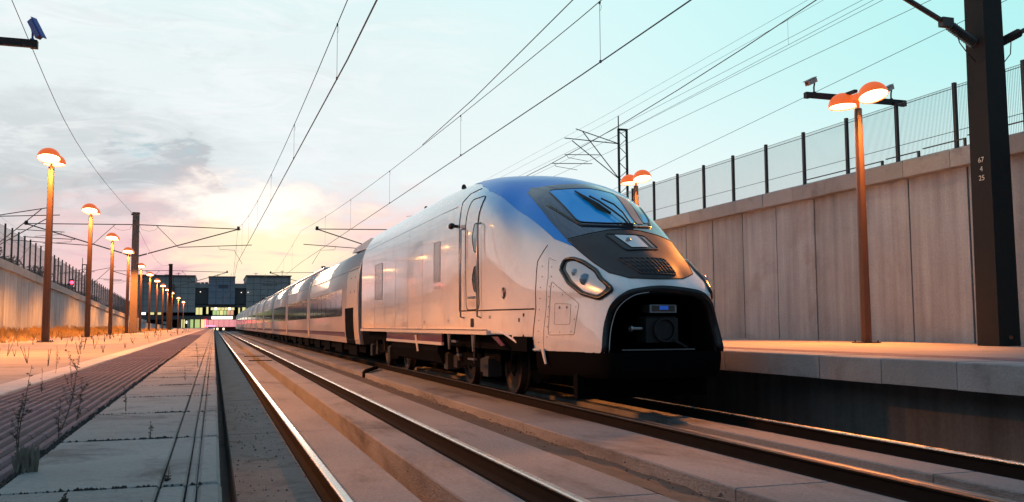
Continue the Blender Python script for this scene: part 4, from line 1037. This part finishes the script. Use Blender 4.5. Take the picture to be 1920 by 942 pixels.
# headlights
HL = [(-.965, 2.10), (-.90, 2.115), (-.83, 2.05), (-.765, 1.90), (-.775, 1.77), (-.72, 1.635), (-.84, 1.52), (-.95, 1.60), (-1.02, 1.77), (-1.03, 1.96)]
for s in (-1, 1):
    P1 = [(a*(-s), b) for a, b in HL]
    if s > 0: P1 = P1[::-1]
    P1 = rnd_poly(P1, .03, 3)
    h = patch('headlight', P1, SF, m_bgloss, LO, off=.010, res=.04)
    line('headlight_rim', P1, SF, m_bgloss, h, r=.031, off=.010, closed=True)
    inn = rnd_poly([(-s*a, b) for a, b in [(-.955, 2.055), (-.90, 2.07), (-.85, 2.00), (-.80, 1.88), (-.805, 1.78), (-.765, 1.66), (-.85, 1.565), (-.935, 1.63), (-.985, 1.78), (-.995, 1.95)]][::(1 if s < 0 else -1)], .03, 3)
    inn = [(a if s < 0 else a, b) for a, b in inn]
    patch('lens', inn, SF, m_lens, h, off=.016, res=.04)
    obj('lamp', MB().lathe([(.085, .0), (.08, -.02), (.05, -.035), (.001, -.04)], tuple(SF(s*.90, 1.79, .012)), 18, axis='y'), m_lens2, h, smooth=True)
    obj('lamp', MB().lathe([(.055, 0), (.05, -.02), (.001, -.025)], tuple(SF(s*.945, 1.90, .012)), 16, axis='y'), m_lens, h, smooth=True)
# coupler mouth: rim, tunnel, lower lip
arch = [(-a, b) for a, b in MOUTH]+[(a, b) for a, b in MOUTH[::-1]][1:]
def smooth_poly(L, n=5):
    out = []
    Q = [L[0]]+L+[L[-1]]
    for i in range(1, len(Q)-2):
        for k in range(n):
            t_ = k/n; out.append(tuple(.5*((2*Q[i][a])+(-Q[i-1][a]+Q[i+1][a])*t_+(2*Q[i-1][a]-5*Q[i][a]+4*Q[i+1][a]-Q[i+2][a])*t_*t_+(-Q[i-1][a]+3*Q[i][a]-3*Q[i+1][a]+Q[i+2][a])*t_**3) for a in (0, 1)))
    return out+[L[-1]]
arch = smooth_poly(arch)
q = MB(); n = len(arch); secs = []
for (a, b) in arch:
    d = Vector((a*.9, 0, (b-1.0))).normalized() if b > .9 else Vector((a/abs(a), 0, 0))
    p = SF(a, b); o1 = p+d*.028+Vector((0, -.006, 0)); o2 = p-d*.02+Vector((0, -.03, 0)); o3 = p-d*.085+Vector((0, .02, 0)); o4 = p-d*.10+Vector((0, .10, 0)); o5 = Vector((CX+a*.86, 12.6, .8+(b-.8)*.86))
    secs.append((o1, o2, o3, o4, o5))
i0 = len(q.v)
for s_ in secs: q.v += [tuple(p) for p in s_]
for k in range(n-1):
    for j in range(4): q.f.append((i0+k*5+j, i0+k*5+j+1, i0+(k+1)*5+j+1, i0+(k+1)*5+j)); q.m.append(0)
obj('mouth_rim', q, m_bgloss, LO, smooth=True)
qb = MB(); qb.quad(*[tuple(s_[4]) for s_ in secs]); obj('mouth_back', qb, m_bmat, LO)
# thin bright edge moulding inside the rim at the left
obj('rim_moulding', MB().tube([tuple(Vector(secs[k][1])+Vector((.05*(1 if secs[k][1].x < CX else -1), .0, -.03))) for k in range(0, n//2-3)], .008, 5), m_steel, LO, smooth=True)
obj('mouth_floor', MB().box(CX-.85, CX+.85, 11.05, 12.6, .76, .80), m_bmat, LO)
# front skirt below the mouth, wrapping round
q = MB(); rows = []
for z, f in ((.81, 1.0), (.70, 1.0), (.58, .985), (.50, .95), (.46, .90)):
    row = []
    for k in range(-26, 27):
        u = abs(k)/26*.815; sg_ = -1 if k < 0 else 1; off = (1-f)*.5
        row.append((CX+sg_*lowW(.8)*u*(f if u < .62 else 1-(1-f)*.6), lowY(u, .8)+off-.004, z))
    rows.append(row)
grid(rows); sk = obj('front_skirt', q, m_bmat, LO, smooth=True)
obj('snow_plough', MB().box(CX-1.0, CX+1.0, 11.6, 11.75, .16, .52).box(CX-.75, CX-.6, 11.75, 12.4, .3, .5).box(CX+.6, CX+.75, 11.75, 12.4, .3, .5), m_bmat, LO)
# coupler
cp = obj('coupler', MB().tube([(CX+.0, 12.5, 1.12), (CX+.02, 11.25, 1.12)], .11, 10), m_black, LO)
obj('coupler_head', MB().cbox(CX-.24, CX+.24, 11.02, 11.3, .93, 1.28, .03).lathe([(.001, -.02), (.13, -.02), (.15, 0), (.15, .1)], (CX+.02, 11.02, 1.10), 16, axis='y').lathe([(.15, 0), (.17, -.03), (.165, -.06), (.14, -.06)], (CX+.02, 11.02, 1.10), 16, axis='y'), m_black, cp)
ub = obj('upper_box', MB().cbox(CX-.20, CX+.20, 10.98, 11.2, 1.33, 1.44, .01), m_steel, cp)
obj('inset_panel', MB().box(CX-.17, CX+.17, 10.972, 10.979, 1.345, 1.425), mat('brown_panel', (.06, .04, .03), .4), ub)
obj('blue_badge', MB().box(CX-.06, CX+.07, 10.966, 10.971, 1.37, 1.42), mat('blue_badge_glow', (.03, .14, .65), .3, emit=(.05, .2, 1), estr=.15), ub)  # faint blue glow added to the badge colour
obj('side_pin', MB().lathe([(.025, -.42), (.025, -.26)], (CX, 11.1, 1.12), 10, axis='x').lathe([(.045, -.44), (.045, -.41)], (CX, 11.1, 1.12), 10, axis='x'), m_steel, cp)
obj('lower_bar', MB().box(CX-.55, CX+.55, 11.12, 11.16, .825, .84), m_steel, cp)
obj('hose', MB().tube([(CX+.12, 11.05, .98), (CX+.22, 10.98, .93), (CX+.36, 11.0, .86)], .018, 6), m_black, cp)

# side details on the camera side and mirrored on the other
def side_set(s):
    f = lambda a, b, o: SS(a, b, o, s)
    ns = [(12.62, .82), (12.60, 1.41), (12.62, 1.8), (12.68, 2.1), (12.64, 2.26), (12.52, 2.40)]
    line('nose_seam', [(12.7, .82), (12.62, 1.41), (12.66, 1.8), (12.74, 2.12), (12.62, 2.36)], f, m_seam, LO, r=.007, step=.08)
    line('nose_seam', [(12.40, .84), (12.34, 1.41), (12.36, 1.86), (12.48, 2.16), (12.30, 2.10)], f, mat('panel_shadow', (.30, .28, .26), .6), LO, r=.004, step=.08)
    for k in range(8):
        for y in (12.52, 12.28):
            z = .92+k*.16 if y > 12.4 else 1.0+k*.145
            p = SS(y+(.06 if z > 1.9 else 0), z, .003, s); obj('rivet', MB().lathe([(.011, 0), (.008, s*.003), (.001, s*.004)], tuple(p), 6, axis='x'), m_seam, LO)
    pn = line('access_panel', rnd_poly([(12.25, 1.03), (11.60, 1.04), (11.56, 1.46), (11.96, 1.66), (12.25, 1.80)], .04), f, mat('panel_shadow', (.30, .28, .26), .6), LO, r=.0045, closed=True, step=.06)
    for y, z in ((12.2, 1.07), (11.95, 1.07), (11.68, 1.08), (11.62, 1.25), (11.62, 1.42), (11.95, 1.60), (12.18, 1.72)):
        obj('rivet', MB().lathe([(.010, 0), (.001, s*.004)], tuple(SS(y, z, .003, s)), 6, axis='x'), m_seam, pn)
    line('hatch', rnd_poly([(12.10, 1.18), (11.72, 1.18), (11.74, 1.46), (12.12, 1.48)], .03), f, mat('panel_shadow', (.30, .28, .26), .6), LO, r=.003, closed=True, step=.06)
    for y in (12.0, 11.83): obj('hatch_lock', MB().lathe([(.02, 0), (.018, s*.006), (.001, s*.008)], tuple(SS(y, 1.42, .002, s)), 10, axis='x'), m_steel, LO)
    # cab door
    dp = rnd_poly([(14.74, 1.44), (15.42, 1.44), (15.50, 3.40), (14.84, 3.40)], .12)
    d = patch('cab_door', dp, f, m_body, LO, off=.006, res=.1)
    line('door_seal', dp, f, m_seam, d, r=.010, off=.006, closed=True, step=.1)
    for z0, z1 in ((2.42, 2.92), (1.74, 2.18)):
        w_ = rnd_poly([(14.84, z0), (14.84, z1), (14.97, z1), (15.07, (z0+z1)/2+.05), (15.07, (z0+z1)/2-.05), (14.97, z0)], .06)
        w__ = patch('door_window', w_, f, m_glassd, d, off=.012, res=.1); line('window_seal', w_, f, m_bgloss, w__, r=.010, off=.010, closed=True, step=.1)
    hb = obj('door_handle', MB().box(0, .01, 0, .01, 0, .01), m_steel, d)
    hb.data.clear_geometry(); hp = MB(); a = SS(15.2, 1.66, .012, s); hp.box(a.x-.012, a.x+.012, 14.92, 15.32, 1.64, 1.67); hb.data.from_pydata([(x-ORG[LO.name][0], y-ORG[LO.name][1], z-ORG[LO.name][2]) for x, y, z in hp.v], [], hp.f)
    patch('door_plate', rnd_poly([(14.95, 1.49), (15.28, 1.49), (15.28, 1.60), (14.95, 1.60)], .02), f, m_coach, d, off=.011, res=.2)
    line('door_frame', [(15.87, 1.42), (15.88, 2.9), (15.95, 3.2), (16.1, 3.44), (15.95, 3.58), (15.5, 3.62)], f, m_seam, LO, r=.007, step=.1)
    line('side_seam', [(12.66, 1.41), (14.5, 1.42), (15.85, 1.43)], f, m_seam, LO, r=.011, step=.15)
    for y in (14.66, 15.56):
        pts = [SS(y, 1.30, .01, s), SS(y, 1.32, .07, s), SS(y, 2.1, .075, s), SS(y, 2.86, .07, s), SS(y, 2.90, .01, s)]
        obj('grab_rail', MB().tube(pts, .017, 8), m_steel if s else m_steel, LO, smooth=True)
    # round emblem plate
    p = SS(13.69, 1.68, .004, s); obj('round_plate', MB().lathe([(.001, 0), (.075, 0)], tuple(p), 20, axis='x').lathe([(.075, 0), (.085, s*.006), (.095, 0)], tuple(p), 20, axis='x'), m_bgloss, LO)
    obj('plate_mark', MB().box(p.x+s*.003-.002, p.x+s*.003+.002, 13.675, 13.705, 1.63, 1.71).box(p.x+s*.003-.002, p.x+s*.003+.002, 13.66, 13.72, 1.69, 1.705), m_coach, LO)
    for y0, y1, z0, z1 in ((17.28, 17.80, 2.03, 2.82), (23.7, 24.85, 1.86, 2.82)):
        w_ = rnd_poly([(y0, z0), (y1, z0), (y1, z1), (y0, z1)], .05); ww = patch('side_window', w_, f, mat('grey_side_window', (.20, .20, .205), .22, coat=.4), LO, off=.006, res=.3)
        line('window_seal', w_, f, mat('pale_seal', (.42, .42, .43), .5), ww, r=.008, off=.005, closed=True, step=.3)
        patch('sill_plate', [(y0, z0-.13), (y1, z0-.13), (y1, z0-.08), (y0, z0-.08)], f, m_coach, LO, off=.006, res=.5)
    patch('small_recess', rnd_poly([(15.02, 1.14), (15.2, 1.14), (15.2, 1.29), (15.02, 1.29)], .03), f, m_seam, LO, off=.004, res=.1)
    patch('number_plate', [(20.4, 1.17), (21.1, 1.17), (21.1, 1.25), (20.4, 1.25)], f, m_coach, LO, off=.004, res=.3)
    line('lower_seam', [(12.7, .90), (13.15, .90)], f, m_seam, LO, r=.006, step=.1)
    # side camera
    p = SS(16.02, 2.98, 0, s); mc = obj('side_camera', MB().tube([p, p+Vector((s*.08, -.02, 0))], .03, 8).lathe([(.001, -.09), (.05, -.08), (.06, 0), (.05, .06), (.001, .08)], tuple(p+Vector((s*.12, 0, 0))), 12, axis='y'), m_bgloss, LO, smooth=True)
    # ledge, sloping wheel arch trim, purple skirt
    xx = lowW(1.05)
    def sx2(v): return CX+s*v
    lg = MB(); i = 0
    a, b = sorted((sx2(xx-.02), sx2(xx+.05))); lg.box(a, b, 13.95, 27.15, 1.02, 1.085)
    obj('side_ledge', lg, m_trim, LO)
    obj('ledge_groove', MB().box(*sorted((sx2(xx-.01), sx2(xx+.054))), 14.1, 27.1, 1.088, 1.10), m_seam, LO)
    tr = MB().tube([SS(14.0, 1.05, .012, s), SS(13.66, 1.045, .012, s), SS(13.42, .98, .012, s), SS(13.05, .86, .012, s), SS(12.80, .815, .012, s), SS(12.5, .81, .012, s)], .020, 6); obj('arch_trim', tr, m_trim, LO, smooth=True)
    obj('flap', MB().prism([(12.36, .84), (12.46, .84), (12.30, .62), (12.25, .62)], lambda p: tuple(Vector((sx2(halfw(12.4, .85)+.01), p[0], p[1]))), lambda p: tuple(Vector((sx2(halfw(12.4, .85)+.03), p[0], p[1])))), m_trim, LO)
    x1 = 1.50
    sk_ = obj('purple_skirt', MB().box(*sorted((sx2(x1-.04), sx2(x1))), 17.35, 23.3, .84, 1.0), m_purple, LO)
    obj('skirt_line', MB().box(*sorted((sx2(x1-.04), sx2(x1+.006))), 17.35, 23.3, .995, 1.018), m_trim, sk_)
    obj('skirt_line', MB().box(*sorted((sx2(x1-.04), sx2(x1+.012))), 17.35, 23.3, .785, .845), m_trim, sk_)
    obj('skirt_bracket', MB().prism([(19.6, .97), (19.75, .97), (19.48, .62), (19.42, .62)], lambda p: (sx2(x1+.012), p[0], p[1]), lambda p: (sx2(x1+.035), p[0], p[1])), m_trim, sk_)
    ps = MB().prism([(13.80, .99), (14.1, .99), (13.60, .85), (13.42, .86)], lambda p: (sx2(x1-.05), p[0], p[1]), lambda p: (sx2(x1-.03), p[0], p[1])); obj('purple_skirt', ps, m_purple, LO)
    # fuel/equipment box between the bogies, bulging
    obj('equipment_box', MB().prism([(1.42, .82), (1.46, .66), (1.34, .42), (1.0, .34), (1.0, .9), (1.4, .9)], lambda p: (sx2(p[0]), 17.9, p[1]), lambda p: (sx2(p[0]), 22.9, p[1])), m_bmat, LO)
for s in (-1, 1): side_set(s)
obj('underframe', MB().box(CX-1.35, CX+1.35, 12.7, 27.1, .78, 1.0).box(CX-1.0, CX+1.0, 18.2, 22.6, .35, .8), m_bmat, LO)
# bogies
def wheel(parent, x, y, r, s):
    w = obj('wheel', MB().lathe([(.001, 0), (.16, 0), (.17, s*.03), (r*.75, s*.015), (r*.86, s*.05), (r, s*.05), (r, -s*.07), (r+.028, -s*.085), (r+.028, -s*.105), (.001, -s*.105)], (x, y, r), 28, axis='x'), m_wheel, parent, smooth=False)
    obj('hub', MB().lathe([(.001, s*.10), (.09, s*.09), (.11, s*.04), (.11, 0)], (x, y, r), 14, axis='x'), m_black, w)
def bogie(parent, yc, wb=2.8, r=.46):
    b = obj('bogie', MB().box(CX-.95, CX+.95, yc-.25, yc+.25, .45, .75), m_bmat, parent)
    for s in (-1, 1):
        X = CX+s*1.08
        obj('bogie_frame', MB().box(X-.09, X+.09, yc-wb/2-.45, yc-wb/2+.5, .56, .76).box(X-.09, X+.09, yc+wb/2-.5, yc+wb/2+.45, .56, .76).box(X-.10, X+.10, yc-.7, yc+.7, .42, .66), m_bmat, b)
        for e in (-1, 1):
            obj('axle_box', MB().cbox(X-.02, X+.22, yc+e*wb/2-.16, yc+e*wb/2+.16, r-.16, r+.18, .04) if s > 0 else MB().cbox(X-.22, X+.02, yc+e*wb/2-.16, yc+e*wb/2+.16, r-.16, r+.18, .04), m_black, b)
            obj('spring', MB().lathe([(rr, zz*.02+.66) for zz in range(14) for rr in ((.09,) if zz % 2 else (.065,))], (X, yc+e*.32, 0), 10), m_black, b)
            obj('damper', MB().tube([(X+s*.16, yc+e*.55, .50), (X+s*.20, yc+e*.66, .98)], .035, 8), m_black, b)
            obj('brake_unit', MB().cbox(X-.14, X+.05, yc+e*.95-.14, yc+e*.95+.14, .35, .6, .03), m_black, b)
        obj('pipe', MB().tube([(X+s*.2, yc-1.3, .84), (X+s*.2, yc-.2, .80), (X+s*.2, yc+.2, .86), (X+s*.2, yc+1.2, .82)], .02, 6), m_steel, b)
    for e in (-1, 1):
        for s in (-1, 1): wheel(parent, CX+s*.75, yc+e*wb/2, r, s)
        obj('axle', MB().lathe([(.08, -.75), (.08, .75)], (CX, yc+e*wb/2, r), 10, axis='x'), m_black, parent)
bogie(LO, 16.42); bogie(LO, 25.5)
obj('bright_bracket', MB().box(4.20, 4.26, 16.1, 16.45, .86, .90).box(4.2, 4.26, 15.9, 16.05, .62, .66).box(4.2, 4.25, 14.9, 15.3, .58, .61), m_steel, LO)
for y, z in ((15.2, 0), (16.9, 0)): obj('hanger', MB().prism([(y-.09, 1.0), (y+.09, 1.0), (y+.02, .72), (y-.02, .72)], lambda p: (4.26, p[0], p[1]), lambda p: (4.29, p[0], p[1])), m_steel, LO)
# roof items
for y, x in ((17.9, -.9), (22.3, -.7)): obj('roof_knob', MB().lathe([(.05, 0), (.05, .05), (.03, .09), (.001, .1)], (CX+x, y, 3.97 if x < -.8 else 4.08), 10), m_black, LO)
obj('roof_fin', MB().prism([(22.9, 4.20), (23.6, 4.20), (23.5, 4.42), (23.1, 4.42)], lambda p: (CX-.12, p[0], p[1]), lambda p: (CX+.12, p[0], p[1])), m_black, LO)

# ------------------------------------------------------------------ coaches
CS = [(1.46, .60), (1.49, .75), (1.52, 1.0), (1.54, 1.5), (1.54, 2.1), (1.52, 2.6), (1.46, 3.0), (1.34, 3.32), (1.12, 3.6), (.8, 3.8), (.4, 3.92), (0, 3.95)]
CZs = [z for x, z in CS]; CXs = [x for x, z in CS]
def cside(y, z, off, s=-1): return Vector((CX+s*(interp(z, CZs, CXs)+off), y, z))
def shell(y0, y1, sc=1.0, zs=0):
    q = MB(); full = [(CX-x*sc, z-zs) for x, z in CS]+[(CX+x*sc, z-zs) for x, z in CS[::-1]][1:]; i0 = 0; n = len(full)
    q.v = [(x, y0, z) for x, z in full]+[(x, y1, z) for x, z in full]
    q.f = [(k, k+1, n+k+1, n+k) for k in range(n-1)]+[tuple(range(n))[::-1], tuple(range(n, 2*n))]; q.m = [0]*len(q.f); return q
def make_coach(y0, L, lab, first=False):
    t_ = thing('passenger_coach', lab, 'train coach', (CX, y0, 0), 'coaches of the train behind the locomotive')
    b = obj('body', shell(y0+.12, y0+L-.12), m_coach, t_)
    bmx = bmesh.new(); bmx.from_mesh(b.data)
    for f_ in bmx.faces: f_.smooth = len(f_.verts) == 4
    bmx.to_mesh(b.data); bmx.free()
    obj('gangway', shell(y0-.12, y0+.12, .965, .0), m_coachd, t_)
    for e in (y0+.13, y0+L-.13):
        q = MB(); full = [(CX-x*1.008, z) for x, z in CS]+[(CX+x*1.008, z+.004) for x, z in CS[::-1]][1:]
        q.tube([(x, e, z) for x, z in full], .035, 5); obj('end_frame', q, m_trim, t_, smooth=True)
    for s in (-1, 1):
        f = lambda a, b_, o: cside(a, b_, o, s)
        w0, w1 = (y0+3.95, y0+L-.75) if first else (y0+.85, y0+L-.95)
        wb_ = patch('window_band', rnd_poly([(w0, 1.50), (w1, 1.50), (w1, 2.44), (w0, 2.44)], .09), f, m_wingl, t_, off=.006, res=.45)
        n = max(2, int((w1-w0)/1.55)); w = (w1-w0)/n
        for k in range(n):
            patch('pane', [(w0+k*w+.05, 1.56), (w0+(k+1)*w-.05, 1.56), (w0+(k+1)*w-.05, 2.38), (w0+k*w+.05, 2.38)], f, m_wingl, wb_, off=.010+.001*(k % 2), res=.5)
        st_ = patch('purple_stripe', [(w0-.6, .80), (y0+L-.25, .80), (y0+L-.25, .96), (w0-.6, .96)], f, m_purple, t_, off=.006, res=.6)
        for z in (.775, .975): patch('thin_line', [(w0-.6, z), (y0+L-.25, z), (y0+L-.25, z+.018), (w0-.6, z+.018)], f, m_trim, st_, off=.008, res=.8)
        line('roof_seam', [(y0+.2, 2.98), (y0+L-.2, 2.98)], f, m_coachd, t_, r=.006, step=1.0)
        if first:
            dd = patch('end_panel', rnd_poly([(y0+.35, .72), (y0+2.9, .72), (y0+2.9, 3.05), (y0+.45, 3.05)], .12), f, m_beige, t_, off=.008, res=.4)
            line('panel_edge', rnd_poly([(y0+.35, .72), (y0+2.9, .72), (y0+2.9, 3.05), (y0+.45, 3.05)], .12), f, m_coachd, dd, r=.008, closed=True, step=.4)
            patch('dark_opening', [(y0+1.2, .60), (y0+3.1, .60), (y0+3.1, 1.75), (y0+1.2, 1.75)], f, m_bmat, t_, off=.014, res=.5, smooth=False, thick=.02)
            for yy, zz in ((1.0, 2.7), (1.9, 2.7), (1.0, 2.25), (1.9, 2.25)): obj('rivet', MB().lathe([(.04, 0), (.001, s*.01)], tuple(cside(y0+yy, zz, .01, s)), 8, axis='x'), m_seam, dd)
    obj('underframe', MB().box(CX-1.3, CX+1.3, y0+.2, y0+L-.2, .34, .62), m_bmat, t_)
    for k in range(3 if L < 14 else 4):
        yy = y0+1.6+k*3.6; obj('equipment_box', MB().cbox(CX-1.36, CX+1.36, yy, yy+1.9, .22, .60, .05), m_bmat, t_)
    for s in (-1, 1): wheel(t_, CX+s*.75, y0+L-.05, .44, s)
    if first: obj('roof_fairing', MB().prism([(y0+.3, 3.70), (y0+5.4, 3.86), (y0+4.6, 3.99), (y0+1.2, 4.04), (y0+.4, 3.90)], lambda p: (CX-1.0, p[0], p[1]-.06), lambda p: (CX+1.0, p[0], p[1]-.06)), m_coach, t_)
    else: obj('roof_fairing', MB().cbox(CX-.8, CX+.8, y0+.6, y0+L-.6, 3.84, 3.975, .05), m_coach, t_)
    return t_
make_coach(27.75, 15.6, 'first coach behind the locomotive, with beige end panel and dark opening', True)
c2 = make_coach(43.4, 13.45, 'second coach, behind the coach with the beige end panel')
for k in range(10):
    w_ = ['third', 'fourth', 'fifth', 'sixth', 'seventh', 'eighth', 'ninth', 'tenth', 'eleventh', 'twelfth'][k]
    copy_tree(c2, (CX, 43.4+13.5*(k+1), 0), w_+' coach counted back from the locomotive')

# small stencils, streak marks and labels on the locomotive flank
for y, z, w, h in ((14.2, 1.28, .10, .05), (12.95, 1.30, .05, .05), (13.1, 1.22, .04, .06), (18.6, 1.22, .16, .05), (16.6, 1.24, .10, .04), (21.9, 1.22, .20, .05)):
    patch('stencil_mark', [(y, z), (y+w, z), (y+w, z+h), (y, z+h)], lambda a, b, o: SS(a, b, o, -1), m_seam if w < .06 else mat('grey_stencil', (.3, .29, .28), .6), LO, off=.004, res=.3)
patch('stencil_mark', [(12.93, .98), (13.03, .98), (12.98, 1.04)], lambda a, b, o: SS(a, b, o, -1), m_seam, LO, off=.004, res=.3)
for y in (18.9, 20.4, 21.9, 23.3, 24.9): line('panel_joint', [(y, 1.10), (y, 3.2), (y, 3.5)], lambda a, b, o: SS(a, b, o, -1), mat('panel_shadow', (.30, .28, .26), .6), LO, r=.003, off=.0005, step=.3)
line('panel_joint', [(16.3, 3.38), (27.1, 3.38)], lambda a, b, o: SS(a, b, o, -1), mat('panel_shadow', (.30, .28, .26), .6), LO, r=.004, off=.0005, step=.5)
